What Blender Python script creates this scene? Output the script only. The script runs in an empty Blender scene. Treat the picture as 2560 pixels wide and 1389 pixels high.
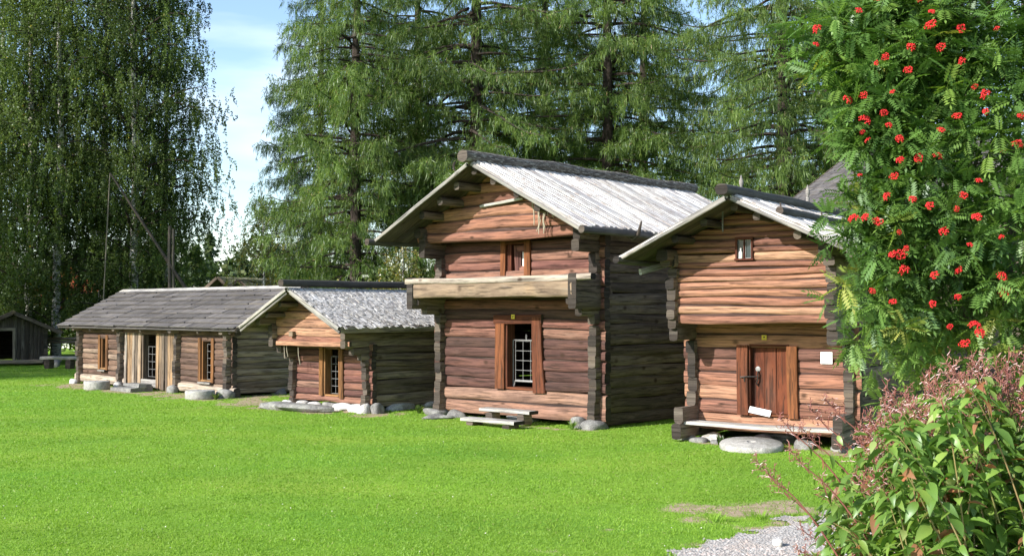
import bpy, math, random
import numpy as np
from mathutils import Vector, Matrix

scene = bpy.context.scene
COL = scene.collection

# ------------------------------------------------------------------ camera
CAM_H = 2.1
cam_data = bpy.data.cameras.new('camera')
cam_data.sensor_width = 36.0
cam_data.lens = 36.0 * 2840 / 2560
cam_data.clip_start = 0.1
cam_data.clip_end = 2000
cam = bpy.data.objects.new('camera', cam_data)
COL.objects.link(cam)
cam.location = (0, 0, CAM_H)
cam.rotation_euler = (math.radians(90) + math.atan(81.5 / 2840), 0, 0)
scene.camera = cam

# ------------------------------------------------------------------ sun, sky, exposure
SUN_EL = math.radians(29)
SUN_H = Vector((-0.82, -0.57)).normalized()
SUN = Vector((SUN_H.x * math.cos(SUN_EL), SUN_H.y * math.cos(SUN_EL), math.sin(SUN_EL)))
sun_data = bpy.data.lights.new('sun', 'SUN')
sun_data.energy = 4.6
sun_data.angle = math.radians(0.53)
sun_data.color = (1.0, 0.96, 0.90)
sun = bpy.data.objects.new('sun', sun_data)
COL.objects.link(sun)
sun.location = (-20, -14, 18)
sun.rotation_euler = (-SUN).to_track_quat('-Z', 'Y').to_euler()

world = bpy.data.worlds.new('World')
scene.world = world
world.use_nodes = True
wn, wl = world.node_tree.nodes, world.node_tree.links
wn.clear()
w_out = wn.new('ShaderNodeOutputWorld')
w_bg = wn.new('ShaderNodeBackground')
w_sky = wn.new('ShaderNodeTexSky')
w_sky.sky_type = 'NISHITA'
w_sky.sun_disc = False
w_sky.sun_elevation = SUN_EL
w_sky.sun_rotation = math.atan2(SUN_H.x, SUN_H.y)
w_sky.air_density = 1.0
w_sky.dust_density = 0.7
w_sky.ozone_density = 2.0
w_bg.inputs['Strength'].default_value = 0.15
# thin cirrus: a little white mixed into the sky by noise on the view direction
w_tc = wn.new('ShaderNodeTexCoord')
w_map = wn.new('ShaderNodeMapping')
w_map.inputs['Scale'].default_value = (2.0, 2.0, 9.0)
w_noise = wn.new('ShaderNodeTexNoise')
w_noise.inputs['Scale'].default_value = 1.6
w_noise.inputs['Detail'].default_value = 5
w_ramp = wn.new('ShaderNodeMapRange')
w_ramp.inputs['From Min'].default_value = 0.5
w_ramp.inputs['From Max'].default_value = 0.8
w_ramp.inputs['To Min'].default_value = 0.0
w_ramp.inputs['To Max'].default_value = 0.5
w_mix = wn.new('ShaderNodeMixRGB')
w_mix.inputs['Color2'].default_value = (7.0, 7.3, 7.6, 1)
wl.new(w_tc.outputs['Generated'], w_map.inputs['Vector'])
wl.new(w_map.outputs['Vector'], w_noise.inputs['Vector'])
wl.new(w_noise.outputs['Fac'], w_ramp.inputs['Value'])
wl.new(w_ramp.outputs['Result'], w_mix.inputs['Fac'])
wl.new(w_sky.outputs['Color'], w_mix.inputs['Color1'])
wl.new(w_mix.outputs['Color'], w_bg.inputs['Color'])
wl.new(w_bg.outputs['Background'], w_out.inputs['Surface'])

scene.view_settings.view_transform = 'Standard'
scene.view_settings.look = 'None'
scene.view_settings.gamma = 1.0
scene.view_settings.exposure = 0.85
scene.render.engine = 'CYCLES'
scene.cycles.max_bounces = 6
scene.cycles.transparent_max_bounces = 4
scene.cycles.use_denoising = True

# ------------------------------------------------------------------ node helpers
def new_mat(name):
    m = bpy.data.materials.new(name)
    m.use_nodes = True
    nt = m.node_tree
    nt.nodes.clear()
    return m, nt.nodes, nt.links


def ramp_node(n, stops, interp='LINEAR'):
    r = n.new('ShaderNodeValToRGB')
    r.color_ramp.interpolation = interp
    els = r.color_ramp.elements
    while len(els) > 1:
        els.remove(els[0])
    els[0].position = stops[0][0]
    els[0].color = tuple(stops[0][1]) + (1,)
    for p, c in stops[1:]:
        e = els.new(p)
        e.color = tuple(c) + (1,)
    return r


def grey(*st):
    return [(p, (v, v, v)) for p, v in st]


def tex_noise(n, l, vec, scale, detail=4, rough=0.55, dist=0.0):
    t = n.new('ShaderNodeTexNoise')
    t.inputs['Scale'].default_value = scale
    t.inputs['Detail'].default_value = detail
    t.inputs['Roughness'].default_value = rough
    t.inputs['Distortion'].default_value = dist
    if vec is not None:
        l.new(vec, t.inputs['Vector'])
    return t.outputs['Fac']


def mapped(n, l, out, scale):
    m = n.new('ShaderNodeMapping')
    m.inputs['Scale'].default_value = scale
    l.new(out, m.inputs['Vector'])
    return m.outputs['Vector']


def mix(n, l, mode, fac, a, b):
    m = n.new('ShaderNodeMixRGB')
    m.blend_type = mode
    for sock, v in ((m.inputs['Fac'], fac), (m.inputs['Color1'], a), (m.inputs['Color2'], b)):
        if isinstance(v, (int, float)):
            sock.default_value = v
        elif isinstance(v, tuple):
            sock.default_value = v + (1,) if len(v) == 3 else v
        else:
            l.new(v, sock)
    return m.outputs['Color']


def ramp(n, l, src, stops):
    r = ramp_node(n, stops)
    l.new(src, r.inputs['Fac'])
    return r.outputs['Color']


def finish(n, l, col, rough=0.85, bump=None, bump_s=0.5, bump_d=0.01, spec=0.25, metal=0.0):
    out = n.new('ShaderNodeOutputMaterial')
    b = n.new('ShaderNodeBsdfPrincipled')
    if isinstance(col, tuple):
        b.inputs['Base Color'].default_value = col + (1,)
    else:
        l.new(col, b.inputs['Base Color'])
    b.inputs['Roughness'].default_value = rough
    b.inputs['Specular IOR Level'].default_value = spec
    b.inputs['Metallic'].default_value = metal
    if bump is not None:
        bn = n.new('ShaderNodeBump')
        bn.inputs['Strength'].default_value = bump_s
        bn.inputs['Distance'].default_value = bump_d
        l.new(bump, bn.inputs['Height'])
        l.new(bn.outputs['Normal'], b.inputs['Normal'])
    l.new(b.outputs['BSDF'], out.inputs['Surface'])
    return b


def wood(name, stops, contrast=0.95, crack=0.75, knots=1.0, gs=1.0, fleck=None, silver=0.38):
    """Old timber: 'tint' chooses the board's own colour, grain runs along U (metres)."""
    m, n, l = new_mat(name)
    uv = n.new('ShaderNodeUVMap').outputs['UV']
    at = n.new('ShaderNodeAttribute')
    at.attribute_name = 'tint'
    base = ramp(n, l, at.outputs['Fac'], stops)
    grain = tex_noise(n, l, mapped(n, l, uv, (1.3 * gs, 26 * gs, 1)), 1.0, 7, 0.68, 0.5)
    g2 = ramp(n, l, grain, grey((0.33, 1 - 0.6 * contrast), (0.5, 0.95), (0.68, 1 + 0.3 * contrast)))
    c = mix(n, l, 'MULTIPLY', 1.0, base, g2)
    blot = tex_noise(n, l, mapped(n, l, uv, (0.9, 4.5, 1)), 1.0, 5, 0.6, 0.8)
    c = mix(n, l, 'MULTIPLY', 1.0, c, ramp(n, l, blot, [(0.3, (0.62, 0.6, 0.62)), (0.5, (0.97, 0.97, 0.97)), (0.7, (1.22, 1.16, 1.05))]))
    # weathered silver patches
    sil = tex_noise(n, l, mapped(n, l, uv, (0.5, 7, 1)), 1.3, 4, 0.6, 1.0)
    c = mix(n, l, 'MIX', ramp(n, l, sil, grey((0.58, 0), (0.75, silver))), c, (0.27, 0.24, 0.2))
    ck = tex_noise(n, l, mapped(n, l, uv, (1.5, 58, 1)), 1.0, 3, 0.6, 0.3)
    ckr = ramp(n, l, ck, grey((0.555, 0), (0.62, 0.85 * crack)))
    c = mix(n, l, 'MIX', ckr, c, (0.02, 0.014, 0.01))
    vo = n.new('ShaderNodeTexVoronoi')
    vo.inputs['Scale'].default_value = 1.0
    l.new(mapped(n, l, uv, (2.1, 4.6, 1)), vo.inputs['Vector'])
    kr = ramp(n, l, vo.outputs['Distance'], grey((0.06, 0.85 * knots), (0.17, 0)))
    c = mix(n, l, 'MIX', kr, c, (0.035, 0.018, 0.01))
    if fleck:
        fl = tex_noise(n, l, mapped(n, l, uv, (6, 30, 1)), 1.0, 6, 0.75, 0.4)
        c = mix(n, l, 'MIX', ramp(n, l, fl, grey((0.51, 0), (0.58, fleck[1]))), c, fleck[0])
    bm = mix(n, l, 'SUBTRACT', 0.9, grain, ckr)
    finish(n, l, c, 0.88, bm, 0.7, 0.012)
    return m


def leaf_mat(name, stops, trans=0.35, gloss=0.06, noise_scale=0.8, vary=0.5):
    m, n, l = new_mat(name)
    at = n.new('ShaderNodeAttribute')
    at.attribute_name = 'tint'
    c = ramp(n, l, at.outputs['Fac'], stops)
    g = n.new('ShaderNodeNewGeometry')
    nz = tex_noise(n, l, g.outputs['Position'], noise_scale, 3, 0.6)
    c = mix(n, l, 'MULTIPLY', 1.0, c, ramp(n, l, nz, grey((0.3, 1 - vary), (0.7, 1 + vary * 0.6))))
    out = n.new('ShaderNodeOutputMaterial')
    d = n.new('ShaderNodeBsdfDiffuse')
    t = n.new('ShaderNodeBsdfTranslucent')
    gl = n.new('ShaderNodeBsdfGlossy')
    gl.inputs['Roughness'].default_value = 0.42
    gl.inputs['Color'].default_value = (0.9, 0.95, 1, 1)
    l.new(c, d.inputs['Color'])
    l.new(mix(n, l, 'MULTIPLY', 1.0, c, (1.15, 1.2, 0.55)), t.inputs['Color'])
    s1 = n.new('ShaderNodeMixShader')
    s1.inputs['Fac'].default_value = trans
    l.new(d.outputs[0], s1.inputs[1])
    l.new(t.outputs[0], s1.inputs[2])
    s2 = n.new('ShaderNodeMixShader')
    s2.inputs['Fac'].default_value = gloss
    l.new(s1.outputs[0], s2.inputs[1])
    l.new(gl.outputs[0], s2.inputs[2])
    l.new(s2.outputs[0], out.inputs['Surface'])
    return m


def plain(name, col, rough=0.8, nscale=6.0, vary=0.35, bump=0.3, metal=0.0, spec=0.25):
    m, n, l = new_mat(name)
    tc = n.new('ShaderNodeTexCoord').outputs['Object']
    nz = tex_noise(n, l, tc, nscale, 6, 0.65)
    c = mix(n, l, 'MULTIPLY', 1.0, col, ramp(n, l, nz, grey((0.3, 1 - vary), (0.7, 1 + vary))))
    finish(n, l, c, rough, nz, bump, 0.02, spec, metal)
    return m


def stone_mat(name, col, lichen=(0.42, 0.42, 0.36), spots=0.5):
    m, n, l = new_mat(name)
    tc = n.new('ShaderNodeTexCoord').outputs['Object']
    nz = tex_noise(n, l, tc, 9, 8, 0.7)
    c = mix(n, l, 'MULTIPLY', 1.0, col, ramp(n, l, nz, grey((0.25, 0.5), (0.75, 1.4))))
    n2 = tex_noise(n, l, tc, 3.5, 5, 0.6)
    c = mix(n, l, 'MIX', ramp(n, l, n2, grey((0.52, 0), (0.64, spots))), c, lichen)
    n3 = tex_noise(n, l, tc, 60, 2, 0.5)
    c = mix(n, l, 'MULTIPLY', 0.6, c, ramp(n, l, n3, grey((0.35, 0.5), (0.6, 1.15))))
    finish(n, l, c, 0.9, nz, 0.8, 0.03)
    return m


# ------------------------------------------------------------------ materials
M = {}
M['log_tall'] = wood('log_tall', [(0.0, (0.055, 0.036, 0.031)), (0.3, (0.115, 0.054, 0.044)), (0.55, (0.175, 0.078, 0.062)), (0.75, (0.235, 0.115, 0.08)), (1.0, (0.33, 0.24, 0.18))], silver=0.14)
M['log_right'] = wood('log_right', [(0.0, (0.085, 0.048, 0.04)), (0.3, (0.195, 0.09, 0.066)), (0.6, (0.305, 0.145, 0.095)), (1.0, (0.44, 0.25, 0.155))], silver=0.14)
M['log_small'] = wood('log_small', [(0.0, (0.065, 0.047, 0.039)), (0.35, (0.13, 0.08, 0.06)), (0.7, (0.2, 0.127, 0.088)), (1.0, (0.40, 0.33, 0.26))], silver=0.14)
M['log_side'] = wood('log_side', [(0.0, (0.095, 0.07, 0.055)), (0.5, (0.195, 0.15, 0.115)), (1.0, (0.33, 0.265, 0.205))])
M['log_dark'] = wood('log_dark', [(0.0, (0.055, 0.043, 0.036)), (0.5, (0.10, 0.08, 0.066)), (1.0, (0.17, 0.14, 0.115))])
M['board_grey'] = wood('board_grey', [(0.0, (0.07, 0.056, 0.046)), (0.35, (0.17, 0.13, 0.095)), (0.65, (0.29, 0.185, 0.10)), (1.0, (0.31, 0.275, 0.235))], knots=0.6)
M['frame_red'] = wood('frame_red', [(0.0, (0.085, 0.026, 0.015)), (0.5, (0.15, 0.05, 0.023)), (1.0, (0.24, 0.10, 0.035))], knots=0.5, silver=0.08)
M['frame_orange'] = wood('frame_orange', [(0.0, (0.13, 0.06, 0.027)), (0.5, (0.22, 0.105, 0.04)), (1.0, (0.3, 0.17, 0.075))], knots=0.5, silver=0.08)
M['door_red'] = wood('door_red', [(0.0, (0.07, 0.02, 0.012)), (0.5, (0.105, 0.03, 0.016)), (1.0, (0.16, 0.05, 0.022))], knots=0.8, silver=0.08)
M['bleached'] = wood('bleached', [(0.0, (0.16, 0.148, 0.135)), (0.5, (0.27, 0.255, 0.235)), (1.0, (0.52, 0.5, 0.46))], contrast=0.7, crack=0.7, knots=0.4)
M['rail_pale'] = wood('rail_pale', [(0.0, (0.2, 0.14, 0.092)), (0.5, (0.29, 0.215, 0.15)), (1.0, (0.46, 0.41, 0.35))], contrast=0.8)
M['roof_white'] = wood('roof_white', [(0.0, (0.48, 0.46, 0.435)), (0.5, (0.64, 0.62, 0.595)), (1.0, (0.76, 0.74, 0.715))], contrast=0.4, crack=0.6, knots=0.1, fleck=((0.22, 0.16, 0.12), 0.75), silver=0.0)
M['roof_bark'] = wood('roof_bark', [(0.0, (0.44, 0.42, 0.395)), (0.5, (0.62, 0.60, 0.575)), (1.0, (0.74, 0.72, 0.695))], contrast=0.7, crack=0.8, knots=0.3, fleck=((0.13, 0.1, 0.075), 0.75))
M['roof_grey'] = wood('roof_grey', [(0.0, (0.10, 0.092, 0.088)), (0.5, (0.132, 0.122, 0.118)), (1.0, (0.168, 0.155, 0.148))], contrast=0.6, crack=0.5, knots=0.1)
M['roof_moss'] = wood('roof_moss', [(0.0, (0.2, 0.2, 0.12)), (0.5, (0.3, 0.29, 0.17)), (1.0, (0.42, 0.4, 0.3))], contrast=0.7, fleck=((0.09, 0.12, 0.03), 0.7))
M['ridge_bark'] = wood('ridge_bark', [(0.0, (0.07, 0.06, 0.052)), (0.5, (0.12, 0.1, 0.085)), (1.0, (0.2, 0.17, 0.145))], contrast=0.8, fleck=((0.35, 0.33, 0.29), 0.8), knots=0.2)
M['ridge_smooth'] = wood('ridge_smooth', [(0.0, (0.07, 0.065, 0.06)), (1.0, (0.13, 0.12, 0.11))], contrast=0.5, crack=0.5, knots=0.2)
M['end'] = wood('log_end', [(0.0, (0.03, 0.025, 0.022)), (0.5, (0.06, 0.048, 0.04)), (1.0, (0.13, 0.105, 0.085))], contrast=0.8, knots=0.0)
M['red_paint'] = wood('red_paint', [(0.0, (0.2, 0.035, 0.02)), (1.0, (0.33, 0.06, 0.03))], contrast=0.4, crack=0.4, knots=0.0)
M['iron'] = plain('iron_pale', (0.26, 0.255, 0.25), 0.55, 20, 0.25, 0.2, 0.2)
M['iron_dark'] = plain('iron_dark', (0.06, 0.055, 0.05), 0.5, 20, 0.3, 0.2, 0.6)
M['stone'] = stone_mat('stone_grey', (0.2, 0.195, 0.185), (0.34, 0.34, 0.3), 0.6)
M['millstone'] = stone_mat('stone_mill', (0.40, 0.385, 0.355), (0.27, 0.26, 0.21), 0.6)
M['whitewash'] = stone_mat('stone_whitewash', (0.58, 0.57, 0.55), (0.25, 0.23, 0.19), 0.7)
M['paper'] = plain('paper', (0.8, 0.8, 0.79), 0.7, 12, 0.04, 0.05)
M['yellow'] = plain('yellow_enamel', (0.5, 0.38, 0.03), 0.4, 30, 0.12, 0.05)
M['ink'] = plain('ink', (0.06, 0.045, 0.02), 0.6, 30, 0.1, 0.05)
M['white_wall'] = plain('white_wall', (0.7, 0.68, 0.64), 0.8, 3, 0.12, 0.1)
M['rope'] = plain('rope', (0.33, 0.29, 0.22), 0.9, 30, 0.35, 0.4)
M['bark_larch'] = plain('bark_larch', (0.045, 0.034, 0.028), 0.95, 5, 0.6, 1.0)
M['bark_rowan'] = plain('bark_rowan', (0.13, 0.105, 0.08), 0.9, 8, 0.5, 0.5)
M['berry'] = plain('berry', (0.55, 0.010, 0.012), 0.4, 60, 0.35, 0.0, 0.0, 0.5)


def glass_mat():
    m, n, l = new_mat('window_glass')
    b = finish(n, l, (0.03, 0.045, 0.05), 0.12, None, spec=0.22)
    return m


M['glass'] = glass_mat()


def birch_bark():
    m, n, l = new_mat('bark_birch')
    tc = n.new('ShaderNodeTexCoord').outputs['Object']
    a = tex_noise(n, l, mapped(n, l, tc, (3, 3, 9)), 1.6, 5, 0.65)
    c = mix(n, l, 'MIX', ramp(n, l, a, grey((0.5, 0), (0.6, 0.92))), (0.55, 0.52, 0.47), (0.04, 0.035, 0.03))
    finish(n, l, c, 0.8, a, 0.4, 0.02)
    return m


M['bark_birch'] = birch_bark()
M['larch'] = leaf_mat('needles_larch', [(0.0, (0.045, 0.075, 0.025)), (0.35, (0.095, 0.16, 0.04)), (0.8, (0.20, 0.285, 0.06)), (0.97, (0.27, 0.32, 0.09)), (1.0, (0.3, 0.22, 0.1))], 0.42, 0.02, 0.45, 0.35)
M['spruce'] = leaf_mat('needles_spruce', [(0.0, (0.02, 0.038, 0.018)), (0.6, (0.045, 0.085, 0.03)), (1.0, (0.09, 0.14, 0.05))], 0.2, 0.02, 0.5, 0.5)
M['birch'] = leaf_mat('leaves_birch', [(0.0, (0.035, 0.055, 0.02)), (0.5, (0.095, 0.14, 0.04)), (0.93, (0.18, 0.24, 0.07)), (0.98, (0.3, 0.24, 0.03)), (1.0, (0.42, 0.28, 0.03))], 0.38, 0.012, 0.4, 0.5)
M['birch_yellow'] = leaf_mat('leaves_birch_yellow', [(0.0, (0.07, 0.1, 0.02)), (0.5, (0.17, 0.19, 0.03)), (0.8, (0.33, 0.27, 0.04)), (1.0, (0.5, 0.33, 0.03))], 0.35, 0.06, 0.7, 0.4)
M['bush'] = leaf_mat('leaves_bush', [(0.0, (0.04, 0.07, 0.02)), (0.5, (0.09, 0.15, 0.03)), (1.0, (0.2, 0.24, 0.05))], 0.3, 0.06, 0.7, 0.5)
M['rowan'] = leaf_mat('leaves_rowan', [(0.0, (0.055, 0.115, 0.03)), (0.5, (0.125, 0.235, 0.05)), (0.88, (0.23, 0.35, 0.065)), (1.0, (0.4, 0.42, 0.1))], 0.38, 0.03, 1.2, 0.35)
M['shrub'] = leaf_mat('leaves_shrub', [(0.0, (0.085, 0.165, 0.035)), (0.5, (0.165, 0.29, 0.055)), (0.8, (0.27, 0.39, 0.08)), (0.93, (0.42, 0.45, 0.2)), (0.965, (0.3, 0.15, 0.08)), (1.0, (0.42, 0.16, 0.07))], 0.4, 0.03, 2.0, 0.3)
M['stalk'] = leaf_mat('stalk_pink', [(0.0, (0.26, 0.075, 0.06)), (0.5, (0.35, 0.14, 0.105)), (1.0, (0.26, 0.26, 0.08))], 0.15, 0.06, 2.0, 0.25)
M['grass'] = leaf_mat('grass_blades', [(0.0, (0.175, 0.315, 0.036)), (0.5, (0.215, 0.375, 0.043)), (0.9, (0.27, 0.42, 0.062)), (1.0, (0.42, 0.42, 0.18))], 0.4, 0.01, 0.5, 0.2)
M['forest'] = leaf_mat('leaves_far', [(0.0, (0.035, 0.06, 0.025)), (0.6, (0.08, 0.12, 0.035)), (1.0, (0.15, 0.17, 0.05))], 0.25, 0.03, 0.08, 0.5)

# ------------------------------------------------------------------ mesh helpers
R0 = random.Random(7)


class MB:
    """Collects faces with UVs (metres along the grain), a per-face tint and a material slot."""

    def __init__(self, seed=1):
        self.v, self.f, self.uv, self.t, self.m = [], [], [], [], []
        self.r = random.Random(seed)

    def face(self, idx, uvs, tint, mat=0):
        self.f.append(idx)
        self.uv.extend(uvs)
        self.t.append(tint)
        self.m.append(mat)

    def log(self, p0, p1, w, h, up=(0, 0, 1), ex=0.55, ring=10, wob=0.012, tint=None, seg=0.19, rough=0.018,
            taper=1.0, sh0=0.0, sh1=0.0, bow=0.0, endmat=1):
        """A hewn log or plank from p0 to p1; w across, h along up; ex small = squarer; sh0/sh1 slant the ends with height."""
        r = self.r
        p0, p1 = Vector(p0), Vector(p1)
        a = p1 - p0
        L = a.length
        if L < 1e-4:
            return
        a /= L
        up = Vector(up)
        up = (up - a * up.dot(a)).normalized()
        sd = a.cross(up)
        n = max(1, int(L / seg))
        if tint is None:
            tint = r.random()
        uo, vo = r.uniform(0, 50), r.uniform(0, 50)
        ph = [r.uniform(0, 6.28) for _ in range(ring)]
        fr = [r.uniform(1.2, 3.2) for _ in range(ring)]
        q = [r.uniform(0, 6.28) for _ in range(4)]
        base = len(self.v)
        per = 2 * (w + h)
        for i in range(n + 1):
            s = i / n
            x = s * L
            k = 1 + (taper - 1) * s
            cw = wob * (math.sin(x * 1.3 + q[0]) + 0.6 * math.sin(x * 3.1 + q[1]))
            ch = wob * (math.sin(x * 1.1 + q[2]) + 0.6 * math.sin(x * 2.7 + q[3])) + bow * math.sin(math.pi * s)
            for j in range(ring):
                th = 2 * math.pi * (j + 0.5) / ring
                c, si = math.cos(th), math.sin(th)
                rad = 1 + wob * 2.2 * math.sin(x * fr[j] + ph[j]) + (r.gauss(0, rough) if wob >= 0.008 else 0)
                dx = math.copysign(abs(c) ** ex, c) * w / 2 * k * rad + cw
                dz = math.copysign(abs(si) ** ex, si) * h / 2 * k * rad + ch
                off = 0.0
                if i == 0:
                    off = sh0 * dz
                elif i == n:
                    off = sh1 * dz
                self.v.append(p0 + a * (x + off) + sd * dx + up * dz)
        for i in range(n):
            for j in range(ring):
                j2 = (j + 1) % ring
                b = base + i * ring
                u0, u1 = uo + i * L / n, uo + (i + 1) * L / n
                v0, v1 = vo + per * j / ring, vo + per * (j + 1) / ring
                self.face((b + j, b + j2, b + ring + j2, b + ring + j), ((u0, v0), (u0, v1), (u1, v1), (u1, v0)), tint)
        for i, flip in ((0, True), (n, False)):
            idx = [base + i * ring + j for j in range(ring)]
            if flip:
                idx.reverse()
            uvs = [(uo + (self.v[k] - p0).dot(sd) * 0.5, vo + (self.v[k] - p0).dot(up)) for k in idx]
            self.face(tuple(idx), uvs, r.random(), endmat)

    def box(self, c, ax, ay, az, tint=None, jit=0.0, mat=0):
        """A box with centre c and half-axis vectors; U runs along ax."""
        r = self.r
        c, ax, ay, az = Vector(c), Vector(ax), Vector(ay), Vector(az)
        if tint is None:
            tint = r.random()
        b = len(self.v)
        for sx in (-1, 1):
            for sy in (-1, 1):
                for sz in (-1, 1):
                    self.v.append(c + ax * sx + ay * sy + az * sz + Vector((r.uniform(-jit, jit), r.uniform(-jit, jit), r.uniform(-jit, jit))))
        uo, vo = r.uniform(0, 50), r.uniform(0, 50)
        X, Y, Z = 2 * ax.length, 2 * ay.length, 2 * az.length
        for idx, (p, q) in (((0, 1, 3, 2), (Z, Y)), ((4, 6, 7, 5), (Y, Z)), ((0, 4, 5, 1), (X, Z)), ((2, 3, 7, 6), (Z, X)), ((0, 2, 6, 4), (Y, X)), ((1, 5, 7, 3), (X, Y))):
            uvs = [(0, 0), (p, 0), (p, q), (0, q)]
            if idx in ((2, 3, 7, 6), (0, 2, 6, 4)):
                uvs = [(b_, a_) for a_, b_ in uvs]
            if idx in ((0, 1, 3, 2), (4, 6, 7, 5)):
                uvs = [(a_ * 0.4, b_ * 1.0) for a_, b_ in uvs]
            self.face(tuple(b + k for k in idx), [(uo + x_, vo + y_) for x_, y_ in uvs], tint, mat)

    def tube(self, pts, rad, ring=6, tint=0.5, cap=True):
        pts = [Vector(p) for p in pts]
        n = len(pts)
        rads = rad if isinstance(rad, (list, tuple)) else [rad] * n
        base = len(self.v)
        ref = Vector((0.31, 0.83, 0.47))
        acc = 0
        for i in range(n):
            d = (pts[min(i + 1, n - 1)] - pts[max(i - 1, 0)]).normalized()
            s = d.cross(ref)
            if s.length < 0.05:
                s = d.cross(Vector((1, 0, 0)))
            s.normalize()
            t = d.cross(s)
            for j in range(ring):
                th = 2 * math.pi * j / ring
                self.v.append(pts[i] + (s * math.cos(th) + t * math.sin(th)) * rads[i])
        for i in range(n - 1):
            seglen = (pts[i + 1] - pts[i]).length
            for j in range(ring):
                j2 = (j + 1) % ring
                b = base + i * ring
                self.face((b + j, b + j2, b + ring + j2, b + ring + j),
                          ((acc, j / ring), (acc, (j + 1) / ring), (acc + seglen, (j + 1) / ring), (acc + seglen, j / ring)), tint)
            acc += seglen
        if cap and ring > 2:
            for i, fl in ((0, True), (n - 1, False)):
                idx = [base + i * ring + j for j in range(ring)]
                if not fl:
                    idx.reverse()
                self.face(tuple(idx), [(0, 0)] * ring, tint)

    def lathe(self, prof, ring=20, c=(0, 0, 0), tint=0.5, wob=0.0):
        c = Vector(c)
        b = len(self.v)
        for rr, z in prof:
            for j in range(ring):
                th = 2 * math.pi * j / ring
                k = 1 + self.r.uniform(-wob, wob)
                self.v.append(c + Vector((math.cos(th) * rr * k, math.sin(th) * rr * k, z + self.r.uniform(-wob, wob) * 0.1)))
        for i in range(len(prof) - 1):
            for j in range(ring):
                j2 = (j + 1) % ring
                self.face((b + i * ring + j, b + i * ring + j2, b + (i + 1) * ring + j2, b + (i + 1) * ring + j),
                          ((j / ring, prof[i][1]), ((j + 1) / ring, prof[i][1]), ((j + 1) / ring, prof[i + 1][1]), (j / ring, prof[i + 1][1])), tint)
        self.face(tuple(b + (len(prof) - 1) * ring + j for j in range(ring)), [(0, 0)] * ring, tint)
        self.face(tuple(b + ring - 1 - j for j in range(ring)), [(0, 0)] * ring, tint)

    def build(self, name, mats, parent=None, smooth=True, loc=None, rotz=0.0):
        me = bpy.data.meshes.new(name)
        me.from_pydata([tuple(v) for v in self.v], [], self.f)
        uvl = me.uv_layers.new(name='UVMap')
        uvl.data.foreach_set('uv', np.array(self.uv, dtype=np.float32).ravel())
        at = me.attributes.new('tint', 'FLOAT', 'FACE')
        at.data.foreach_set('value', np.array(self.t, dtype=np.float32))
        mats = mats if isinstance(mats, (list, tuple)) else [mats]
        for m in mats:
            me.materials.append(m)
        mi = np.minimum(np.array(self.m, dtype=np.int32), len(mats) - 1)
        me.polygons.foreach_set('material_index', mi)
        me.update()
        if smooth:
            me.polygons.foreach_set('use_smooth', np.ones(len(self.f), dtype=bool))
            try:
                me.set_sharp_from_angle(angle=math.radians(48))
            except Exception:
                pass
        o = bpy.data.objects.new(name, me)
        COL.objects.link(o)
        if parent is not None:
            o.parent = parent
        if loc is not None:
            o.location = loc
        o.rotation_euler.z = rotz
        return o


def stone(mb, c, sx, sy, sz, seed=0, flat=0.0, tint=0.5, rough=0.18):
    """A rough boulder: a cube sphere pushed about by smooth noise."""
    r = random.Random(seed)
    n = 6
    dirs = [(Vector((r.gauss(0, 1), r.gauss(0, 1), r.gauss(0, 1))).normalized(), r.uniform(-rough, rough) * 1.4) for _ in range(30)]
    idx = {}
    b0 = len(mb.v)
    c = Vector(c)
    rot = r.uniform(0, 6.28)
    cr, sr = math.cos(rot) if flat else 1, math.sin(rot) if flat else 0

    def vert(p):
        key = tuple(round(k, 4) for k in p)
        if key in idx:
            return idx[key]
        d = Vector(p).normalized()
        d = Vector([math.copysign(abs(k) ** 0.75, k) for k in d])
        k = 1.0
        for dv, am in dirs:
            k += am * max(0, d.normalized().dot(dv)) ** 7
        q = d * k
        q = Vector((q.x * sx, q.y * sy, q.z * sz))
        idx[key] = len(mb.v)
        mb.v.append(c + q)
        return idx[key]

    for ax in range(3):
        for sg in (-1, 1):
            for i in range(n):
                for j in range(n):
                    quad = []
                    for di, dj in ((0, 0), (1, 0), (1, 1), (0, 1)):
                        p = [0, 0, 0]
                        p[ax] = sg
                        p[(ax + 1) % 3] = 2 * (i + di) / n - 1
                        p[(ax + 2) % 3] = 2 * (j + dj) / n - 1
                        quad.append(vert(p))
                    if sg < 0:
                        quad.reverse()
                    mb.face(tuple(quad), [(0, 0)] * 4, tint)


def tag(o, label, cat, group=None):
    o['label'] = label
    o['category'] = cat
    if group:
        o['group'] = group
    return o


def empty(name, loc=(0, 0, 0), rotz=0.0):
    o = bpy.data.objects.new(name, None)
    o.empty_display_size = 0.3
    COL.objects.link(o)
    o.location = loc
    o.rotation_euler.z = rotz
    return o


def zlist(z0, z1, h, rnd, jit=0.12):
    n = max(1, round((z1 - z0) / h))
    hs = [1 + rnd.uniform(-jit, jit) for _ in range(n)]
    s = sum(hs)
    z, out = z0, [z0]
    for k in hs:
        z += k / s * (z1 - z0)
        out.append(z)
    return out


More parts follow.
